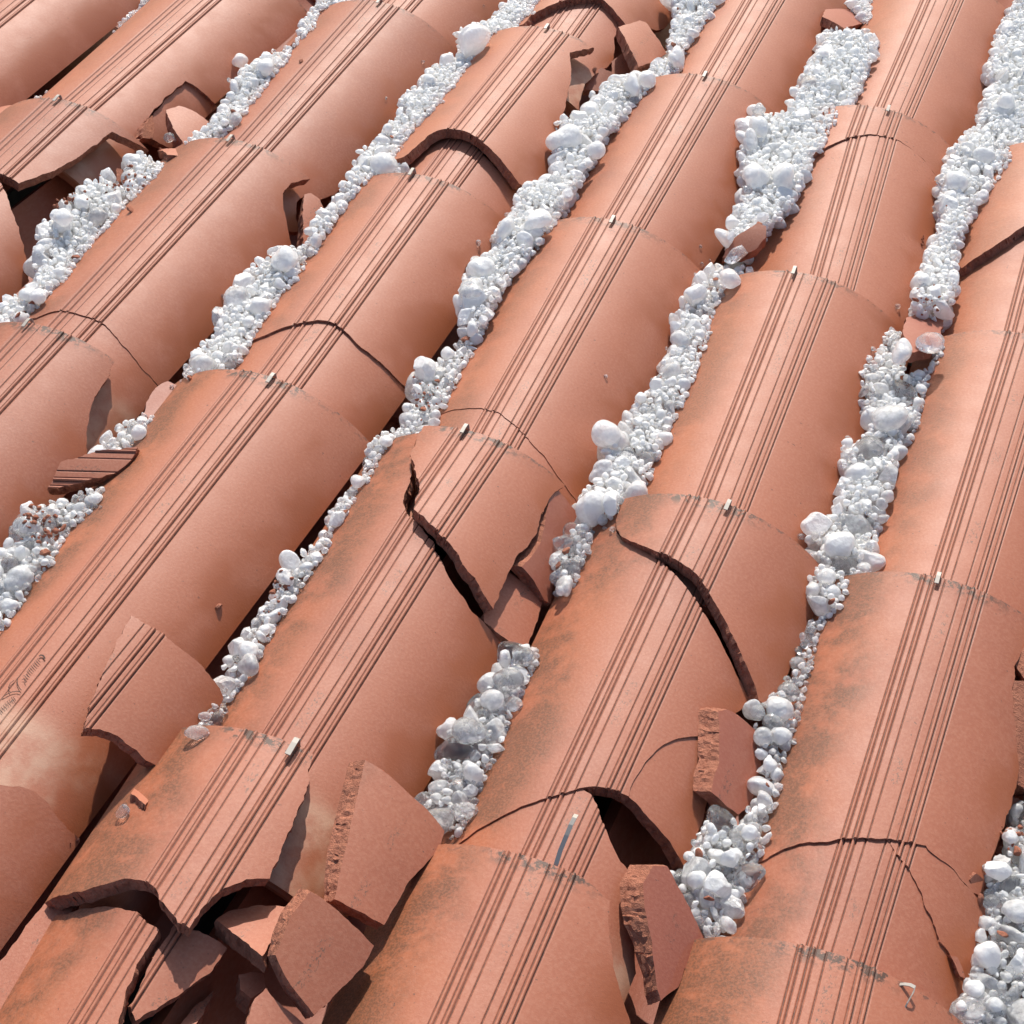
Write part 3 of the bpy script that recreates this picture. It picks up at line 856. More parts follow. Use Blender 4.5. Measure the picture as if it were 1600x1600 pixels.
# right side
shard([(1584, 1034), (1606, 1004), (1640, 1010), (1640, 1066), (1600, 1060)], -.018, 'pink brick chip at the right edge', n=(-.1, -.2, 1), mats=[M_FRAC, M_FRAC], thk=.02)
shard([(1578, 1062), (1630, 1066), (1640, 1250), (1588, 1225)], -.034, 'dark wet rubble piece at the right edge', n=(.5, -.2, 1), mats=[M_FRAC, M_FRAC], thk=.02)
shard([(1516, 1372), (1526, 1364), (1538, 1378), (1536, 1396), (1524, 1396)], -.036, 'tiny orange chip sticking up by the hail at the lower right', n=(.8, -.3, .6), thk=.006)
shard([(1486, 1492), (1496, 1496), (1508, 1528), (1500, 1526)], -.036, 'narrow splinter standing in the branching crack', n=(.3, -.3, 1), thk=.008, mats=[M_CLAY, M_FRAC])

# ------------------------------------------------------------------ pan tiles under the gutters, boards under all
def pan(ch, j):
    cx = (ch + .5 - 4) * W_
    y1 = (j - 1) * L_ + .20; ln = .46; y0 = y1 - ln
    V, Fc, UV = [], [], []
    nx, ny = 18, 8
    for sgn in (0, 1):
        for b in range(ny + 1):
            for a in range(nx + 1):
                t = b / ny
                th = (a / nx * 2 - 1) * 1.02
                R1 = .098 - .010 * t
                zb = -.098 + (1 - t) * .010
                r = R1 + (0 if sgn == 0 else .011)
                V.append((cx + r * math.sin(th), y0 + ln * t, zb + R1 - r * math.cos(th)))
                UV.append((th * .098, .15 + .2 * t))
    o = (nx + 1) * (ny + 1)
    for b in range(ny):
        for a in range(nx):
            k = b * (nx + 1) + a
            Fc.append((k, k + 1, k + nx + 2, k + nx + 1))
            Fc.append((k + o, k + nx + 1 + o, k + nx + 2 + o, k + 1 + o))
    sh = []
    for b in range(ny):
        for a in (0, nx):
            k = b * (nx + 1) + a; k2 = k + nx + 1
            Fc.append((k, k2, k2 + o, k + o) if a == 0 else (k, k + o, k2 + o, k2)); sh += [(k, k2), (k + o, k2 + o)]
    for a in range(nx):
        for b in (0, ny):
            k = b * (nx + 1) + a; k2 = k + 1
            Fc.append((k, k + o, k2 + o, k2) if b == 0 else (k, k2, k2 + o, k + o)); sh += [(k, k2), (k + o, k2 + o)]
    ob = mesh_obj('pan_tile', V, Fc, [M_PAN], uv=UV, attrs={'seed': random.random(), 'groove': 0, 'lichen': 0}, sharp=sh)
    where = {0: 'first gutter from the left', 1: 'second gutter from the left', 2: 'third gutter from the left', 3: 'fourth gutter from the left', 4: 'fifth gutter from the left', 5: 'sixth gutter from the left', 6: 'last gutter at the right edge'}[ch]
    rw = {0: 'lowest', 1: 'lower middle', 2: 'middle', 3: 'upper', 4: 'top'}[j]
    setp(ob, 'pan tile under the hail, %s one in the %s' % (rw, where), 'pan tile', 'pan tiles forming the gutters')


for ch in range(0, 7):
    for j in range(0, 5):
        c = pj(((ch + .5 - 4) * W_, (j - 1) * L_, -.06))
        if -260 < c[0] < 1820 and -260 < c[1] < 1900: pan(ch, j)
pan(3, 0) if False else None

V, Fc = [], []
def boxv(V, Fc, x0, x1, y0, y1, z0, z1):
    b = len(V)
    V += [(x0, y0, z0), (x1, y0, z0), (x1, y1, z0), (x0, y1, z0), (x0, y0, z1), (x1, y0, z1), (x1, y1, z1), (x0, y1, z1)]
    Fc += [tuple(b + i for i in f) for f in ((0, 3, 2, 1), (4, 5, 6, 7), (0, 1, 5, 4), (1, 2, 6, 5), (2, 3, 7, 6), (3, 0, 4, 7))]


def wood():
    m, t, P = newmat('old_dark_boards')
    b = NB(t)
    tc = b.n('ShaderNodeTexCoord').outputs['Object']
    mp = b.n('ShaderNodeMapping'); mp.inputs['Scale'].default_value = (1, .06, 1)
    b.l(tc, mp.inputs[0])
    b.l(b.mix(b.noise(mp.outputs[0], 90, 5, .7), (.035, .026, .020), (.12, .09, .07)), P.inputs['Base Color'])
    P.inputs['Roughness'].default_value = .85
    return m


M_WOOD = wood()
x = -1.35
nb_ = 0
while x < .85:
    V, Fc = [], []
    boxv(V, Fc, x, x + .145, -1.0, 1.45, -.150, -.126)
    o = mesh_obj('roof_board', V, Fc, [M_WOOD], smooth=[False] * 6)
    nb_ += 1
    setp(o, 'dark roof board running down the slope beneath the tiles', 'roof board', 'roof boards beneath the tiles')
    x += .150

# ------------------------------------------------------------------ steel clips over the joints
def strip(name, path, width, thick=.0009, lab='', ydir=None, side=None):
    """a bent flat strip following path (roof coordinates), width along 'side'"""
    path = [np.array(p, float) for p in path]
    side = np.asarray(side, float); side /= np.linalg.norm(side)
    V, Fc = [], []
    for k, p in enumerate(path):
        t = path[min(k + 1, len(path) - 1)] - path[max(k - 1, 0)]
        t /= np.linalg.norm(t)
        nn = np.cross(side, t); nn /= np.linalg.norm(nn)
        for a, c in ((-1, -1), (1, -1), (1, 1), (-1, 1)):
            V.append(p + side * a * width / 2 + nn * c * thick / 2)
    for k in range(len(path) - 1):
        b = k * 4
        for q in range(4): Fc.append((b + q, b + (q + 1) % 4, b + 4 + (q + 1) % 4, b + 4 + q))
    e = (len(path) - 1) * 4
    Fc += [(3, 2, 1, 0), (e, e + 1, e + 2, e + 3)]
    o = mesh_obj(name, V, Fc, [M_STEEL], smooth=[False] * len(Fc), solid=False)
    return o


CLIPS = [(1, 2, 98, 150, 'dark tipped steel clip at the upper left joint'),
         (2, 1, 50, 502, 'steel clip on the joint at the middle of the left edge'),
         (2, 2, 366, 214, 'steel clip left of the arched break, on the third run of tiles'),
         (2, 3, 596, 1, 'steel clip just inside the top edge of the photo'),
         (3, 1, 428, 588, 'steel clip on the mossy joint left of the centre'),
         (3, 2, 647, 270, 'steel clip below the wide arched break'),
         (3, 3, 858, 41, 'steel clip below the small arched break at the top'),
         (4, 0, 460, 1167, 'large steel clip in the blackened joint at the lower left'),
         (4, 1, 723, 680, 'steel clip on the joint of the split tile at the centre'),
         (4, 2, 960, 341, 'steel clip between the two widest heaps of hail'),
         (4, 3, 1107, 110, 'steel clip on the joint near the top, right of the shards'),
         (5, 1, 1135, 795, 'steel clip above the long curved gap, right of the centre'),
         (5, 2, 1241, 427, 'steel clip on the joint at the upper right of the centre'),
         (5, 3, 1388, 170, 'steel clip on the joint above the open crack at the top right'),
         (6, 1, 1466, 904, 'steel clip on the joint at the right, middle height')]
for i, j, px, py, lab in CLIPS:
    s = TT[(i, j)]
    q = s.inv(px, py, 0, TREF * .99)
    x0 = q[0]
    hgt = .0
    for pd, ph in zip(PX, PD):
        pass
    k = 1.25 if (i, j) == (4, 0) else 1.0
    d0 = float(np.interp(x0, PX, PD, 0, 0))
    path = [s(x0, TREF + .006, -.010), s(x0, TREF + .0035, -.004), s(x0, TREF + .0025, d0 + .0030), s(x0, TREF + .0008, d0 + .0046),
            s(x0, TREF - .003, d0 + .0046), s(x0, TREF - .0105 * k, d0 + .0036)]
    sd = s(x0 + .001, TREF, 0) - s(x0 - .001, TREF, 0)
    o = strip('tile_clip', path, .0032 * k, .0010, side=sd)
    setp(o, lab, 'clip', 'small steel clips holding the cover tiles')
# the clip that has sprung up at the bottom centre, and the hooked one at the bottom right
s = TT[(5, 0)]
b0 = bp(872, 1340, .002)
up = np.array([0, 0, 1.0])
o = strip('tile_clip', [b0 + (0, -.004, -.004), b0 + (0, .004, .003), b0 + (.001, .012, .010), b0 + (.0015, .018, .014), b0 + (.002, .023, .0155), b0 + (.002, .027, .0140)], .0030, .0010, side=(1, .06, 0))
setp(o, 'long bent steel strip standing up from the joint at the bottom centre', 'clip', 'small steel clips holding the cover tiles')
b0 = bp(1422, 1558, -.010)
o = strip('tile_clip', [b0 + np.array(v) * .7 for v in ((-.012, .006, .004), (-.008, .0065, .0065), (-.003, .0065, .0085), (.0015, .005, .0095), (.001, -.001, .008), (-.001, -.008, .004), (-.002, -.012, .0))], .0022, .0008, side=(.3, .9, .2))
setp(o, 'bent hook shaped clip poking out of the tile flank at the bottom right', 'clip', 'small steel clips holding the cover tiles')

# ------------------------------------------------------------------ the maker's stamp on the uncovered tile end, and faint ticks
def stamp(surf, strokes, w=.0007, d=.0002, parent=None):
    V, Fc = [], []
    for st in strokes:
        P = [surf.inv(*p) for p in st[1]]
        ww = st[0]
        # densify
        Q = []
        for a, c in zip(P[:-1], P[1:]):
            for u in range(4): Q.append(a + (c - a) * u / 4)
        Q.append(P[-1])
        b = len(V)
        for k, q in enumerate(Q):
            t = Q[min(k + 1, len(Q) - 1)] - Q[max(k - 1, 0)]
            t = t / (np.linalg.norm(t) + 1e-9)
            nn = np.array([-t[1], t[0]]) * ww * (.3 if 0 < k < len(Q) - 1 else .25)
            for sg in (-1, 1):
                r = q + nn * sg
                dd = float(np.interp(r[0], PX, PD, 0, 0))
                V.append(surf(r[0], r[1], dd + d + .0012))
        for k in range(len(Q) - 1):
            Fc.append((b + 2 * k, b + 2 * k + 1, b + 2 * k + 3, b + 2 * k + 2))
    return mesh_obj('stamp', V, Fc, [M_STAMP], solid=False, parent=parent)


zz = lambda x, y: (x / 6.667, 960 + y / 6.667)
st = []
st.append((.0022, [zz(412, 452), zz(428, 438), zz(450, 442), zz(466, 462), zz(470, 478)]))
for x, y in ((405, 475), (388, 492), (372, 512), (356, 530), (340, 548), (325, 566), (310, 584), (296, 604)):
    st.append((.0008, [zz(x - 12, y + 2), zz(x + 2, y + 22), zz(x + 20, y + 40)]))
    st.append((.0007, [zz(x - 10, y), zz(x - 2, y - 6)]))
st += [(.0010, [zz(250, 650), zz(268, 660), zz(285, 692)]), (.0010, [zz(276, 640), zz(300, 668)]), (.0009, [zz(230, 690), zz(255, 690), zz(272, 730)])]
st += [(.0010, [zz(192, 660), zz(182, 690), zz(186, 740), zz(205, 780), zz(228, 806)]),
       (.0009, [zz(152, 700), zz(112, 730), zz(94, 770), zz(98, 810), zz(112, 824)]),
       (.0013, [zz(22, 880), (80 / 6.667, 960 + 846 / 6.667), zz(130, 822), zz(180, 814), zz(218, 824)])]
for x, y in ((150, 880), (128, 884), (104, 908), (84, 922), (62, 944), (42, 964), (22, 984), (6, 1000)):
    st.append((.0007, [zz(x - 8, y), zz(x + 8, y + 16), zz(x + 16, y + 36)]))
    st.append((.0006, [zz(x - 8, y), zz(x + 6, y - 10)]))
par = [o for o in COL.objects if o.get('label') == WHOLE[(3, 1)]][0]
stamp(TT[(3, 1)], st, parent=par)

# ------------------------------------------------------------------ hail: every stone is dropped and rolls to rest on what lies below
AV = np.concatenate(ALLV)
bvh = BVHTree.FromPolygons([tuple(v) for v in AV.tolist()], ALLF)
GR = .002
GX0, GX1, GY0, GY1 = -1.20, .78, -.62, 1.28
NX, NY = int((GX1 - GX0) / GR), int((GY1 - GY0) / GR)
H = np.full((NX, NY), np.nan)
OWN = np.full((NX, NY), -1, np.int32)


def gi(x, y): return int((x - GX0) / GR), int((y - GY0) / GR)


def poly_mask(P):
    """cells of the grid inside a polygon in roof coordinates"""
    P = np.array(P)
    a0, b0 = gi(*P.min(0)); a1, b1 = gi(*P.max(0))
    a0, b0, a1, b1 = max(0, a0), max(0, b0), min(NX - 1, a1 + 1), min(NY - 1, b1 + 1)
    xs = GX0 + (np.arange(a0, a1) + .5) * GR; ys = GY0 + (np.arange(b0, b1) + .5) * GR
    X, Y = np.meshgrid(xs, ys, indexing='ij')
    c = np.zeros(X.shape, bool)
    n = len(P)
    for k in range(n):
        x1, y1 = P[k]; x2, y2 = P[(k + 1) % n]
        if y1 == y2: continue
        c ^= ((y1 > Y) != (y2 > Y)) & (X < (x2 - x1) * (Y - y1) / (y2 - y1) + x1)
    return a0, b0, c


def ensure(a0, b0, a1, b1):
    a0, b0, a1, b1 = max(0, a0), max(0, b0), min(NX, a1), min(NY, b1)
    sub = H[a0:a1, b0:b1]
    for a, b in np.argwhere(np.isnan(sub)):
        hit = bvh.ray_cast(Vector((GX0 + (a0 + a + .5) * GR, GY0 + (b0 + b + .5) * GR, .3)), Vector((0, 0, -1)))
        sub[a, b] = hit[0].z if hit[0] is not None else -.15


_off = {}


def patch(r):
    k = round(r / GR * 2)
    if k not in _off:
        rr = k * GR / 2
        m = int(math.ceil(rr / GR))
        I, J = np.meshgrid(range(-m, m + 1), range(-m, m + 1), indexing='ij')
        d2 = (I * I + J * J) * GR * GR
        ok = d2 < rr * rr
        _off[k] = (I[ok], J[ok], np.sqrt(rr * rr - d2[ok]))
    return _off[k]


STONES = []                                # x, y, z, r, flat, milk, kind


def rest(a, b, r, flat):
    I, J, S = patch(r)
    A = a + I; B = b + J
    if A.min() < 0 or B.min() < 0 or A.max() >= NX or B.max() >= NY: return None
    h = H[A, B]
    if np.isnan(h).any():
        ensure(A.min(), B.min(), A.max() + 1, B.max() + 1)
        h = H[A, B]
    return float((h + S * flat * .52).max())


def drop(a, b, r, flat, hz, roll=True, box=None):
    best = rest(a, b, r, flat)
    if best is None: return False
    ba, bb = a, b
    if roll:
        st = max(1, int(r / GR * .7))
        for _ in range(3 if hz - best < .02 else 1):
            mv = False
            for da, db in ((st, 0), (-st, 0), (0, st), (0, -st), (st, st), (-st, -st), (st, -st), (-st, st)):
                z = rest(ba + da, bb + db, r, flat)
                if z is not None and z < best - 2e-4:
                    best, ca, cb, mv = z, ba + da, bb + db, True
            if not mv: break
            ba, bb = ca, cb
    if best + r * flat * .2 > hz: return False
    if box is not None:
        a0, b0, mk, wide = box
        u, v = ba - a0, bb - b0
        e = int(r / GR * .25) if wide else 0
        for du, dv in ((0, 0), (e, 0), (-e, 0)):
            if not (0 <= u + du < mk.shape[0] and 0 <= v + dv < mk.shape[1]) or not mk[u + du, v + dv]: return False
    put(ba, bb, best, r, flat)
    return True


def put(a, b, z, r, flat, milk=None, kind=None):
    I, J, S = patch(r)
    A = a + I; B = b + J
    top = z + S * flat * .9
    up = top > H[A, B]
    H[A[up], B[up]] = top[up]
    OWN[A[up], B[up]] = len(STONES)
    STONES.append([GX0 + (a + .5) * GR, GY0 + (b + .5) * GR, z, r, flat, random.random() if milk is None else milk, random.random() if kind is None else kind])


# (pixels of the outline, height of the heap's surface, whiteness, top stones' size)
HEAPS = [
    # gutter 0/1
    ([(40, 165), (75, 140), (100, 138), (130, 110), (165, 72), (190, 40), (215, 12), (230, -15), (290, -30), (262, 10), (225, 50), (185, 92), (150, 120), (110, 146), (75, 160)], -.040, .7, .0045),
    ([(-30, 215), (12, 186), (20, 200), (0, 222)], -.05, .8, .006),
    # gutter 1/2: the wide pocket at the upper left
    ([(196, 244), (214, 232), (228, 246), (262, 262), (252, 290), (205, 340), (150, 395), (95, 440), (66, 455), (52, 440), (48, 400), (58, 372), (72, 345), (100, 318), (128, 296), (150, 284), (180, 296), (200, 280)], -.026, .9, .0060),
    ([(284, 226), (312, 204), (338, 190), (352, 168), (356, 140), (378, 108), (400, 92), (430, 84), (462, 62), (470, 34), (495, 2), (520, -20), (600, -25), (545, 12), (500, 42), (455, 92), (420, 128), (372, 182), (335, 215), (300, 236)], -.022, .95, .0058),
    ([(-30, 500), (0, 478), (30, 452), (62, 446), (80, 470), (46, 496), (0, 508), (-30, 530)], -.028, .85, .007),
    # gutter 2/3
    ([(284, 582), (300, 548), (346, 498), (352, 470), (372, 436), (398, 412), (430, 388), (464, 386), (470, 412), (452, 440), (410, 500), (372, 548), (330, 600), (300, 604)], -.026, .9, .0064),
    ([(472, 388), (485, 352), (512, 318), (545, 280), (556, 244), (582, 226), (600, 196), (628, 176), (625, 150), (655, 128), (690, 94), (716, 84), (718, 44), (752, 38), (782, 10), (800, -20), (860, -30), (822, 30), (790, 62), (740, 96), (706, 140), (668, 186), (628, 236), (622, 262), (588, 288), (545, 300), (510, 345), (482, 390)], -.018, 1.0, .0056),
    ([(150, 712), (166, 684), (196, 662), (230, 650), (250, 658), (232, 690), (204, 702), (170, 712)], -.036, .75, .007),
    ([(-30, 900), (0, 868), (22, 830), (38, 796), (70, 788), (110, 780), (145, 764), (164, 768), (150, 800), (110, 838), (84, 872), (40, 920), (0, 975), (-40, 1000)], -.028, .55, .0072),
    ([(160, 1268), (182, 1240), (210, 1215), (228, 1210), (218, 1250), (192, 1284), (166, 1288)], -.078, .2, .011),
    # gutter 3/4
    ([(1046, 50), (1056, 22), (1050, -20), (1150, -30), (1100, 18), (1066, 60), (1050, 104), (1006, 136), (968, 172), (930, 216), (902, 262), (858, 338), (836, 376), (796, 410), (768, 452), (745, 500), (726, 520), (718, 500), (724, 446), (732, 410), (760, 400), (780, 386), (768, 352), (800, 338), (806, 300), (826, 290), (866, 262), (870, 190), (902, 178), (920, 168), (926, 140), (962, 122), (1000, 118), (1040, 84)], -.016, 1.0, .0064),
    ([(700, 560), (716, 532), (744, 518), (724, 560), (698, 604), (680, 640), (652, 684), (600, 722), (572, 748), (562, 738), (570, 702), (592, 680), (625, 660), (648, 622), (644, 574), (668, 560)], -.032, .65, .0054),
    ([(560, 748), (578, 738), (552, 775), (520, 830), (490, 870), (460, 915), (425, 960), (402, 1005), (372, 1060), (352, 1094), (334, 1074), (352, 1030), (388, 985), (428, 930), (450, 880), (496, 850), (516, 800), (540, 768)], -.033, .6, .0054),
    ([(262, 1170), (284, 1142), (318, 1130), (332, 1096), (338, 1116), (320, 1144), (296, 1172), (270, 1182)], -.030, .2, .010),
    # gutter 4/5
    ([(1318, 0), (1340, -25), (1378, -30), (1366, 20), (1354, 44), (1340, 20)], -.035, .9, .006),
    ([(1284, 52), (1304, 38), (1336, 46), (1362, 60), (1352, 92), (1332, 140), (1306, 188), (1276, 222), (1252, 264), (1228, 310), (1194, 344), (1166, 352), (1146, 372), (1128, 368), (1146, 330), (1164, 300), (1158, 250), (1160, 196), (1182, 168), (1200, 182), (1226, 172), (1244, 138), (1256, 108), (1276, 84)], -.012, 1.0, .0064),
    ([(1124, 412), (1150, 408), (1166, 420), (1150, 452), (1118, 490), (1092, 540), (1070, 600), (1042, 650), (1012, 712), (984, 765), (962, 812), (904, 804), (906, 776), (932, 750), (936, 716), (966, 676), (984, 640), (1012, 608), (1036, 570), (1056, 530), (1048, 498), (1072, 462), (1090, 440)], -.030, .82, .0064),
    ([(862, 902), (866, 870), (884, 842), (900, 812), (914, 818), (902, 860), (880, 920)], -.034, .5, .005),
    ([(780, 1014), (822, 1008), (826, 1030), (806, 1070), (784, 1104), (772, 1150), (748, 1200), (722, 1256), (704, 1304), (690, 1290), (660, 1258), (668, 1214), (694, 1170), (702, 1134), (736, 1110), (756, 1070), (784, 1052)], -.040, .42, .0072),
    # gutter 5/6
    ([(1600, -20), (1560, 40), (1544, 100), (1548, 132), (1524, 190), (1486, 236), (1466, 276), (1472, 330), (1462, 368), (1444, 400), (1432, 444), (1432, 482), (1470, 484), (1484, 440), (1482, 392), (1500, 346), (1524, 300), (1560, 270), (1605, 236), (1640, 180), (1660, 100), (1650, -30)], -.016, 1.0, .0060),
    ([(1378, 530), (1388, 516), (1412, 520), (1420, 556), (1462, 552), (1476, 524), (1476, 546), (1440, 610), (1412, 680), (1392, 700), (1380, 756), (1356, 830), (1340, 890), (1322, 936), (1278, 962), (1258, 930), (1266, 870), (1264, 826), (1300, 800), (1318, 740), (1316, 700), (1352, 676), (1350, 640), (1344, 586)], -.030, .75, .0072),
    ([(1262, 968), (1292, 946), (1278, 1000), (1258, 1060), (1240, 1110), (1228, 1160), (1206, 1200), (1192, 1260), (1180, 1310), (1158, 1360), (1134, 1420), (1108, 1474), (1088, 1440), (1072, 1400), (1048, 1362), (1072, 1345), (1092, 1300), (1112, 1276), (1158, 1286), (1186, 1240), (1192, 1190), (1170, 1110), (1212, 1086), (1242, 1040), (1250, 1000)], -.037, .5, .0062),
    # gutter 6/7
    ([(1640, 1250), (1600, 1290), (1580, 1310), (1572, 1345), (1536, 1356), (1546, 1412), (1538, 1440), (1528, 1490), (1512, 1540), (1492, 1600), (1480, 1650), (1640, 1650), (1660, 1400)], -.040, .45, .0072),
    ([(1582, 1268), (1600, 1225), (1630, 1210), (1620, 1262)], -.05, .4, .008),
]
REG = []
for pts, hz, wht, rt in HEAPS:
    P = [bp(x, y, hz)[:2] for x, y in pts]
    a0, b0, msk = poly_mask(P)
    # the ice runs on under the flank that hides it: grow the outline to the right by 8 mm
    base_ = np.zeros((msk.shape[0] + 5, msk.shape[1]), bool); base_[:msk.shape[0]] = msk
    msk = base_.copy()
    for q in range(1, 5): msk[q:] |= base_[:-q]
    if a0 + msk.shape[0] + 8 > NX: msk = msk[:NX - a0 - 8]
    ensure(a0 - 8, b0 - 8, a0 + msk.shape[0] + 8, b0 + msk.shape[1] + 8)
    nreg = 0
    fails = 0
    s0 = len(STONES)
    # uneven crest of the heap
    nz = np.array([[noise.noise(Vector(((a0 + a) * GR * 22, (b0 + b) * GR * 22, hz * 90))) for b in range(0, msk.shape[1], 4)] for a in range(0, msk.shape[0], 4)])
    nz = np.kron(nz, np.ones((4, 4)))[:msk.shape[0], :msk.shape[1]] * .006
    lim = hz + nz
    for it in range(14000):
        if it % 60 == 0:
            free = np.argwhere(msk & (H[a0:a0 + msk.shape[0], b0:b0 + msk.shape[1]] < lim - .0045))
            if len(free) < 8 or fails > 900: break
        a, b = free[RNG.integers(len(free))]
        depth = lim[a, b] - H[a0 + a, b0 + b]
        r = min(.015, rt * .84 * float(RNG.lognormal(0, .5)))
        if depth > .026: r = RNG.uniform(.009, .013)
        if RNG.random() < .03 and depth < .026: r = rt * RNG.uniform(1.4, 2.0)
        r = max(.0024, r)
        ok = drop(a0 + a, b0 + b, r, RNG.uniform(.62, 1.0), lim[a, b] + .003, box=(a0, b0, msk, hz > -.024))
        fails = 0 if ok else fails + 1
    # small grains in the chinks
    for it in range(int(msk.sum() * .16)):
        c = np.argwhere(msk) if it == 0 else c
        a, b = c[RNG.integers(len(c))]
        drop(a0 + a, b0 + b, RNG.uniform(.0018, .0034), 1.0, lim[a, b] + .005, box=(a0, b0, msk, hz > -.024))
    for sIdx in range(s0, len(STONES)):
        q = STONES[sIdx]
        q[5] = min(1, max(0, wht + .08 + RNG.normal(0, .28) - (.25 if q[3] > rt * 1.5 else 0) * (wht < .6)))
    REG.append((s0, len(STONES)))

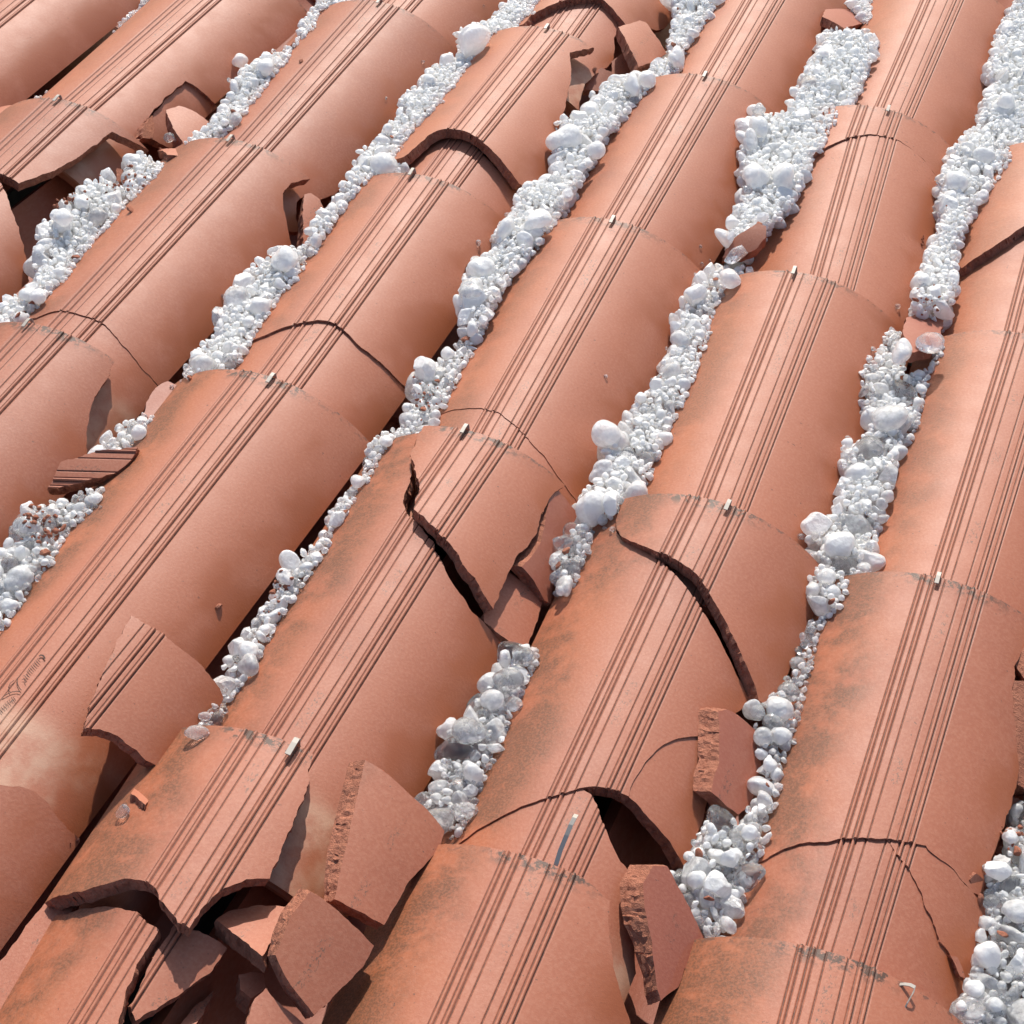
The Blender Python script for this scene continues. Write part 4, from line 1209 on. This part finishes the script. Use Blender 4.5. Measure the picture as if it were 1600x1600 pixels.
# the big stones one can pick out: pixel, radius in pixels, flatness, whiteness, label
BIG = [
    (8, 1590, 26, .8, .8, 'pinkish white hailstone cut off by the bottom left corner'),
    (946, 679, 22, .9, .78, 'lone big hailstone resting on the red tile flank right of the centre'),
    (447, 405, 21, .9, .9, 'big round white hailstone at the top of the left centre heap'),
    (738, 62, 27, .85, .95, 'big milky hailstone at the top, left of the small arched break'),
    (601, 258, 21, .9, .95, 'big white hailstone left of the wide arched break'),
    (405, 480, 17, 1.0, 1.0, 'smooth white ball of hail near the middle of the left centre heap'),
    (388, 502, 9, 1.0, 1.0, 'small white ball just under the smooth white one at left centre'),
    (1547, 1493, 20, .95, 1.0, 'round opaque white hailstone at the bottom right'),
    (796, 1060, 24, .7, .15, 'glassy hailstone with a cloudy core at the top of the lower centre gutter'),
    (816, 1024, 17, .7, .1, 'clear glassy hailstone touching the end of the sunk square shard'),
    (768, 1094, 18, .8, .6, 'white hailstone with a clear collar in the lower centre gutter'),
    (730, 1140, 30, .6, .35, 'large lumpy translucent hailstone in the lower centre gutter'),
    (740, 1210, 18, .7, .8, 'oval white hailstone low in the lower centre gutter'),
    (660, 578, 19, .8, .85, 'pointed white hailstone beside the lower end of the cracked tile'),
    (700, 552, 11, .9, .9, 'small white hailstone in the dark gutter above the centre'),
    (654, 606, 10, 1.0, .95, 'round white hailstone under the pointed one above the centre'),
    (605, 690, 10, .9, .95, 'white hailstone lying alone in the thin ice left of the split tile'),
    (526, 808, 16, .7, .8, 'white chunk of hail in the thin dark gutter left of the centre'),
    (446, 902, 14, .9, .7, 'rounded hailstone at the bend of the thin dark gutter'),
    (388, 1016, 15, .9, .85, 'white hailstone above the ridged shard at lower left'),
    (412, 984, 9, 1.0, .9, 'small hailstone above the white one at lower left'),
    (192, 1266, 14, .6, .1, 'clear wet ice lump in the dark hole at the lower left'),
    (306, 1146, 16, .7, .35, 'melting ice lump beside the ridged curved shard'),
    (925, 792, 23, .6, .9, 'broad white hailstone at the foot of the centre right gutter'),
    (955, 786, 20, .6, .95, 'flat white hailstone against the tile joint right of the centre'),
    (1090, 460, 18, .8, .95, 'white hailstone just below the chunky orange shard'),
    (1142, 436, 17, .8, .85, 'white hailstone jammed between two tile runs under the orange shard'),
    (1150, 410, 19, .6, .35, 'clear rimmed hailstone touching the chunky orange shard'),
    (1002, 622, 9, 1.0, .9, 'small hailstone on the rim of the centre right gutter'),
    (876, 922, 8, 1.0, .6, 'tiny glassy hailstone by the upright granular shard'),
    (1455, 536, 20, .7, .35, 'clear pinkish hailstone lying beside the pale wet shard'),
    (1402, 578, 19, .8, .8, 'plump hailstone at the top of the right middle heap'),
    (1388, 652, 26, .8, .65, 'large smooth grey hailstone in the right middle heap'),
    (1312, 850, 24, .8, .9, 'large white hailstone low in the right middle heap'),
    (1440, 608, 9, .8, .95, 'small white hailstone leaning on the tile right of the pink shard'),
    (1292, 902, 15, .8, .5, 'cloudy hailstone where the right gutter narrows'),
    (1216, 1110, 21, .9, .75, 'large round hailstone at the top of the lower right gutter'),
    (1182, 1110, 12, .9, .3, 'clear hailstone left of the large round one in the lower right gutter'),
    (1192, 1152, 15, 1.0, .55, 'egg shaped hailstone in the lower right gutter'),
    (1220, 1148, 16, .8, .8, 'white hailstone touching the orange tile flank in the lower right gutter'),
    (1204, 1196, 12, .8, .9, 'oval white hailstone alone in the narrow part of the lower right gutter'),
    (1110, 1292, 7, 1.0, 1.0, 'small opaque white bead of hail at the top of the bottom ice wedge'),
    (1140, 1338, 22, .6, .9, 'wide white hailstone in the bottom ice wedge'),
    (1120, 1382, 24, .6, .75, 'largest cloudy slab of ice in the bottom wedge'),
    (1088, 1372, 14, .9, .9, 'oval milky hailstone on the left side of the bottom wedge'),
    (1170, 1300, 13, .8, .85, 'bright hailstone at the upper right of the bottom wedge'),
    (1560, 1362, 22, .6, .9, 'jagged white chunk at the top of the bottom right gutter'),
    (1590, 1422, 18, .8, .7, 'white hailstone touching the right edge near the bottom'),
    (1580, 1308, 11, .9, .8, 'small hailstone near the tiny orange chip at the right'),
    (1522, 1545, 14, .8, .95, 'white hailstone near the bottom right corner crack'),
    (1552, 1570, 12, .8, .7, 'hailstone at the bottom edge in the right gutter'),
    (1500, 1573, 8, .9, .8, 'little hailstone in the lower corner of the right gutter'),
    (96, 350, 13, 1.0, .9, 'white hailstone on the left rim of the upper left pocket'),
    (88, 338, 9, 1.0, .85, 'small hailstone above the rim stone of the upper left pocket'),
    (100, 358, 14, .9, .9, 'round white hailstone in the left half of the upper left pocket'),
    (126, 316, 12, .9, .95, 'bright white hailstone in the middle of the upper left pocket'),
    (62, 392, 12, .6, .7, 'yellowish pointed hailstone at the lower rim of the upper left pocket'),
    (168, 276, 15, .7, .7, 'pale hailstone under the shadowed tile at upper left'),
    (264, 214, 8, 1.0, .25, 'clear bead of ice inside the cup of shards at upper left'),
    (376, 106, 12, .9, .9, 'white hailstone at the top of the second heap at upper left'),
    (414, 106, 14, .9, .95, 'round hailstone near the brown splinter at upper left'),
    (44, 462, 12, .8, .95, 'white hailstone at the left edge above the clip'),
    (60, 466, 13, .8, .95, 'bigger white hailstone next to the left edge clip'),
    (672, 122, 10, .9, .9, 'small hailstone on the left rim of the top hail band'),
    (604, 202, 8, 1.0, .8, 'bead of hail on the tile beside the top hail band'),
    (790, 358, 22, .7, .9, 'large white hailstone at the bend of the big centre heap'),
    (844, 346, 20, .7, .85, 'bluish white hailstone low in the big centre heap'),
    (752, 420, 19, .8, .85, 'large cloudy hailstone in the tongue of the centre heap'),
    (738, 452, 20, .7, .5, 'grey translucent hailstone near the tip of the centre heap'),
    (890, 215, 24, .7, .9, 'large lumpy white hailstone at the left side of the centre top heap'),
    (986, 136, 17, .8, 1.0, 'peaked white hailstone under the shards at the top'),
    (1012, 124, 14, .9, .95, 'white hailstone just below the block shaped shard'),
    (1056, 92, 16, .6, .9, 'oblong white hailstone lying across the top of the heap'),
    (930, 235, 15, .8, .9, 'round hailstone on the right rim of the centre top heap'),
    (1186, 200, 18, .9, .8, 'tall cloudy hailstone on the left rim of the widest heap'),
    (1172, 222, 16, .9, .7, 'grey hailstone below the tall one on the widest heap'),
    (1186, 170, 8, 1.0, .4, 'clear bead of hail perched above the tall cloudy stone'),
    (1182, 278, 25, .7, .92, 'very large white hailstone low in the widest heap'),
    (1224, 276, 22, .7, .95, 'second very large stone beside it at the right tile flank'),
    (1142, 370, 10, .9, .85, 'small white hailstone above the chunky orange shard'),
    (1572, 160, 13, 1.0, .95, 'round white ball in the heap at the top right corner'),
    (1492, 284, 18, .8, .95, 'big white hailstone at the left rim of the top right heap'),
    (1446, 438, 11, .8, .9, 'white hailstone in the thin ice above the pink shard'),
    (28, 905, 22, .6, .6, 'broad wet ice lump at the left edge'),
    (42, 820, 18, .8, .35, 'glassy hailstone above the red rubble at the left'),
    (150, 778, 10, .8, .9, 'white hailstone under the ridged upside down shard'),
    (216, 676, 12, .8, .9, 'white hailstone on the ice above the upside down shard'),
]
for pts, hz, wht, rt in HEAPS:
    for _ in range(9 if hz > -.031 and len(pts) > 12 else 0):
        k0 = RNG.integers(len(pts))
        p = bp(pts[k0][0] + RNG.normal(-10, 12), pts[k0][1] + RNG.normal(0, 12), hz)
        a, b = gi(p[0], p[1])
        if 20 < a < NX - 20 and 20 < b < NY - 20:
            ensure(a - 6, b - 6, a + 7, b + 7)
            r = RNG.uniform(.0014, .003)
            z = rest(a, b, r, .9)
            if z is not None: put(a, b, z, r, .9, .3, .8)
NBIG = len(STONES)
BIGL = {}
for px, py, rp, flat, milk, lab in BIG:
    z = -.03
    for _ in range(5):
        p = bp(px, py, z)
        sc_ = F_PX / np.linalg.norm(p - CC)
        r = rp / sc_
        a, b = gi(p[0], p[1])
        if not (12 < a < NX - 12 and 12 < b < NY - 12): z = None; break
        ensure(a - 12, b - 12, a + 13, b + 13)
        I, J, S = patch(r)
        h = H[a + I, b + J]
        own = OWN[a + I, b + J]
        # sits in the heap: sink into loose hail but never into clay
        zz_ = h + S * flat * .9
        loose = own >= 0
        z = float(max(np.where(loose, zz_ - r * flat * .8, zz_).max(), -1))
    if z is None: continue
    BIGL[len(STONES)] = lab
    kd = .3 if any(w_ in lab for w_ in ('jagged', 'chunk', 'slab', 'pointed', 'pale h', 'flat w', 'wide w')) else .8 if any(w_ in lab for w_ in ('lumpy', 'lump', 'peaked', 'broad', 'very large', 'second very', 'big milky', 'at the bend', 'low in', 'oblong', 'tall')) else .99
    put(a, b, z, r, flat, milk, kd)

# --- stone meshes
def ico(sub):
    bm_ = bpy.data.meshes.new('tmp')
    import bmesh
    b = bmesh.new(); bmesh.ops.create_icosphere(b, subdivisions=sub, radius=1); b.to_mesh(bm_); b.free()
    v = np.zeros(len(bm_.vertices) * 3); bm_.vertices.foreach_get('co', v)
    f = np.array([p.vertices[:] for p in bm_.polygons], np.int32)
    bpy.data.meshes.remove(bm_)
    v = v.reshape(-1, 3)
    return v / np.linalg.norm(v, axis=1)[:, None], f


I3, F3 = ico(4)
I2, F2 = ico(3)
I1, F1 = ico(2)


def stone(dirs, r, flat, kind, rng, facets=None):
    rad = np.ones(len(dirs))
    for _ in range(4):
        d = rng.normal(0, 1, 3); d /= np.linalg.norm(d)
        rad += rng.uniform(.02, .085) * np.sin(dirs @ d * rng.uniform(2, 5) + rng.uniform(0, 6))
    if kind < .72:                       # broken or faceted chunk
        for _ in range(rng.integers(6, 13)):
            d = rng.normal(0, 1, 3); d /= np.linalg.norm(d)
            c = dirs @ d
            lim = rng.uniform(.48, .92)
            rad = np.where(c > .05, np.minimum(rad, lim / np.maximum(c, .05)), rad)
        rad = rad * 1.18
    elif kind < .97:
        for _ in range(3):
            d = rng.normal(0, 1, 3); d /= np.linalg.norm(d)
            rad += .34 * np.clip((dirs @ d - .45) / .55, 0, 1) ** 2
    v = dirs * rad[:, None]
    if kind < .97: v = v * np.array([1, rng.uniform(.48, 1), 1])
    a = rng.uniform(0, 6.28)
    tl = rng.normal(0, .45 if kind < .97 else .15, 2)
    M3 = np.array(Matrix.Rotation(tl[0], 3, 'X') @ Matrix.Rotation(tl[1], 3, 'Y') @ Matrix.Rotation(a, 3, 'Z'))
    v = (v @ np.diag([1, 1, flat])) @ M3.T
    return v * r


# which stones show: area on the surface of the heaps, seen from the camera, inside the photograph
cnt = np.bincount(OWN[OWN >= 0].ravel(), minlength=len(STONES))
score = []
for k, q in enumerate(STONES):
    if cnt[k] == 0 and k < NBIG: continue
    p = np.array(q[:3])
    u = pj(p)
    if not (-12 < u[0] < 1612 and -12 < u[1] < 1612): continue
    dd = Vector(CC - p); dn = dd.normalized()
    st_ = Vector(p) + dn * q[3] * 1.2
    if bvh.ray_cast(st_, dn)[0] is not None: continue
    score.append((cnt[k] / np.linalg.norm(CC - p) ** 2 + (1e9 if k >= NBIG else 0), k))
score.sort(reverse=True)
NIND = 300
ind = [k for _, k in score[:NIND]]
inds = set(ind)
for o_ in COL.objects:
    if len(str(o_.get('label', '')).split()) > 16: print('LONG', o_['label'])
GUT = ['first gutter', 'second gutter', 'third gutter', 'fourth gutter', 'fifth gutter', 'sixth gutter', 'last gutter at the right']
for k in ind:
    q = STONES[k]
    big = k >= NBIG
    rng = np.random.default_rng(1000 + k)
    v = stone(I3 if q[3] > .009 else I2, q[3], q[4], q[6], rng)
    f = F3 if q[3] > .009 else F2
    o = mesh_obj('hailstone', v + np.array(q[:3]), f.tolist(), [M_ICE], attrs={'milk': q[5]}, solid=False, origin=q[:3], smooth=[q[6] > .5] * len(f))
    u = pj(q[:3])
    ch = min(6, max(0, int((q[0] / W_) + 4)))
    if k in BIGL: lab = BIGL[k]
    else:
        size = 'large' if q[3] > .0115 else 'middling' if q[3] > .008 else 'small'
        look = 'opaque white' if q[5] > .85 else 'milky' if q[5] > .55 else 'cloudy' if q[5] > .28 else 'glassy'
        shp = 'flattened' if q[4] < .75 else 'chunky' if q[6] < .72 else 'rounded'
        vert = ['near the top', 'high up', 'at middle height', 'low down', 'near the bottom'][min(4, int(u[1] / 320))]
        lab = '%s %s %s hailstone in the %s from the left, %s' % (size, look, shp, GUT[ch], vert)
        if ch == 6: lab = '%s %s %s hailstone in the %s, %s' % (size, look, shp, GUT[ch], vert)
    setp(o, lab, 'hailstone', 'hailstones heaped in the gutters')

# the rest as one mass of ice
VV, FF, MM, SMO = [], [], [], []
nv = 0
for k, q in enumerate(STONES):
    if k in inds: continue
    if cnt[k] == 0 and q[2] < -.05 and random.random() < .0: continue
    D_, F_ = (I2, F2) if q[3] > .0085 and cnt[k] > 0 else (I1, F1)
    rng = np.random.default_rng(1000 + k)
    VV.append(stone(D_, q[3], q[4], q[6], rng) + np.array(q[:3]))
    FF.append(F_ + nv); nv += len(D_)
    MM.append(np.full(len(D_), q[5], np.float32)); SMO.append(np.full(len(F_), q[6] > .5))
VV = np.concatenate(VV); FF = np.concatenate(FF); MM = np.concatenate(MM)
print('stones', len(STONES), 'individual', len(ind), 'faces', len(FF))
me = bpy.data.meshes.new('hail')
me.vertices.add(len(VV)); me.vertices.foreach_set('co', VV.astype(np.float32).ravel())
me.loops.add(len(FF) * 3); me.loops.foreach_set('vertex_index', FF.ravel().astype(np.int32))
me.polygons.add(len(FF)); me.polygons.foreach_set('loop_start', np.arange(0, len(FF) * 3, 3, dtype=np.int32))
me.polygons.foreach_set('use_smooth', np.concatenate(SMO))
me.update(calc_edges=True); me.validate()
me.materials.append(M_ICE)
at = me.attributes.new('milk', 'FLOAT', 'POINT'); at.data.foreach_set('value', MM)
o = bpy.data.objects.new('hail', me)
COL.objects.link(o)
o.matrix_basis = ROOF
setp(o, 'mass of small hail and ice grains filling the gutters between the tiles', 'hail', kind='stuff')

# small chips of clay knocked off the tiles
CH = [(186, 284, 7), (52, 474, 7), (28, 492, 6), (1118, 436, 5), (1140, 398, 8), (70, 862, 7), (98, 826, 6), (662, 640, 5), (684, 600, 5), (1588, 1332, 8), (1534, 1402, 6), (884, 862, 7), (872, 884, 5),
      (350, 1022, 6), (1108, 1400, 6), (1052, 70, 6), (926, 146, 6), (1430, 470, 6), (1300, 940, 6), (366, 178, 6), (470, 96, 5), (612, 214, 5), (728, 512, 6), (540, 800, 5), (1200, 1230, 5), (1092, 1336, 6),
      (205, 330, 7), (118, 402, 6), (1566, 1460, 6), (1186, 350, 6), (420, 400, 5), (296, 590, 6)]
for px, py, rp in CH:
    z = -.035
    for _ in range(4):
        p = bp(px, py, z)
        a, b = gi(p[0], p[1])
        ensure(a, b, a + 1, b + 1)
        z = float(H[a, b]) + .001
    r = rp / 2000 * 1.25
    v = stone(I2, r, .42, .1, RNG)
    u_ = ['upper', 'middle', 'lower'][min(2, int(py / 534))]
    c_ = ['left', 'centre', 'right'][min(2, int(px / 534))]
    o = mesh_obj('clay_chip', v + np.array([p[0], p[1], z + r * .15]), F2.tolist(), [M_FRAC], solid=False, smooth=[False] * len(F2))
    setp(o, 'small chip of broken clay caught in the ice, %s %s of the photo' % (u_, c_), 'chip', 'small clay chips in the gutters')

# crumbs of broken clay in the ice and on the tiles
VV, FF = [], []
nv = 0
CR = [((64, 845), 26, 70, .0022), ((200, 305), 26, 40, .0018), ((105, 330), 30, 60, .0018), ((1440, 515), 22, 40, .0015), ((660, 640), 30, 30, .0015), ((430, 940), 26, 40, .0018),
      ((1040, 60), 14, 14, .002), ((246, 228), 14, 16, .0012), ((1590, 1300), 20, 26, .002), ((960, 1330), 20, 16, .0015), ((120, 1290), 20, 18, .0015), ((1440, 380), 20, 20, .0015)]
for (px, py), sp, n, rr in CR:
    for _ in range(n):
        p = bp(px + RNG.normal(0, sp * .6), py + RNG.normal(0, sp * .6), -.04)
        a, b = gi(p[0], p[1])
        if not (3 < a < NX - 3 and 3 < b < NY - 3): continue
        ensure(a, b, a + 1, b + 1)
        if OWN[a, b] < 0 and H[a, b] > -.036: continue
        r = rr * RNG.uniform(.4, 1.3)
        VV.append(stone(I1, r, .8, .1, RNG) + np.array([p[0], p[1], H[a, b] + r * .5])); FF.append(F1 + nv); nv += len(I1)
o = mesh_obj('clay_crumbs', np.concatenate(VV), np.concatenate(FF).tolist(), [M_FRAC], solid=False)
setp(o, 'reddish crumbs of broken clay scattered through the ice', 'crumbs', kind='stuff')

# ------------------------------------------------------------------ ground far below the roof
gm, t, P = newmat('garden_ground')
b = NB(t)
tc = b.n('ShaderNodeTexCoord').outputs['Object']
b.l(b.mix(b.noise(tc, 1.4, 6, .7), (.09, .10, .05), (.20, .17, .12)), P.inputs['Base Color'])
P.inputs['Roughness'].default_value = .95
me = bpy.data.meshes.new('ground')
me.from_pydata([(-150, -150, 0), (150, -150, 0), (150, 150, 0), (-150, 150, 0)], [], [(0, 1, 2, 3)])
me.materials.append(gm)
o = bpy.data.objects.new('ground', me)
COL.objects.link(o)
o['kind'] = 'structure'
for o_ in COL.objects:
    if len(str(o_.get('label', '')).split()) > 16: print('LONG', o_['label'])
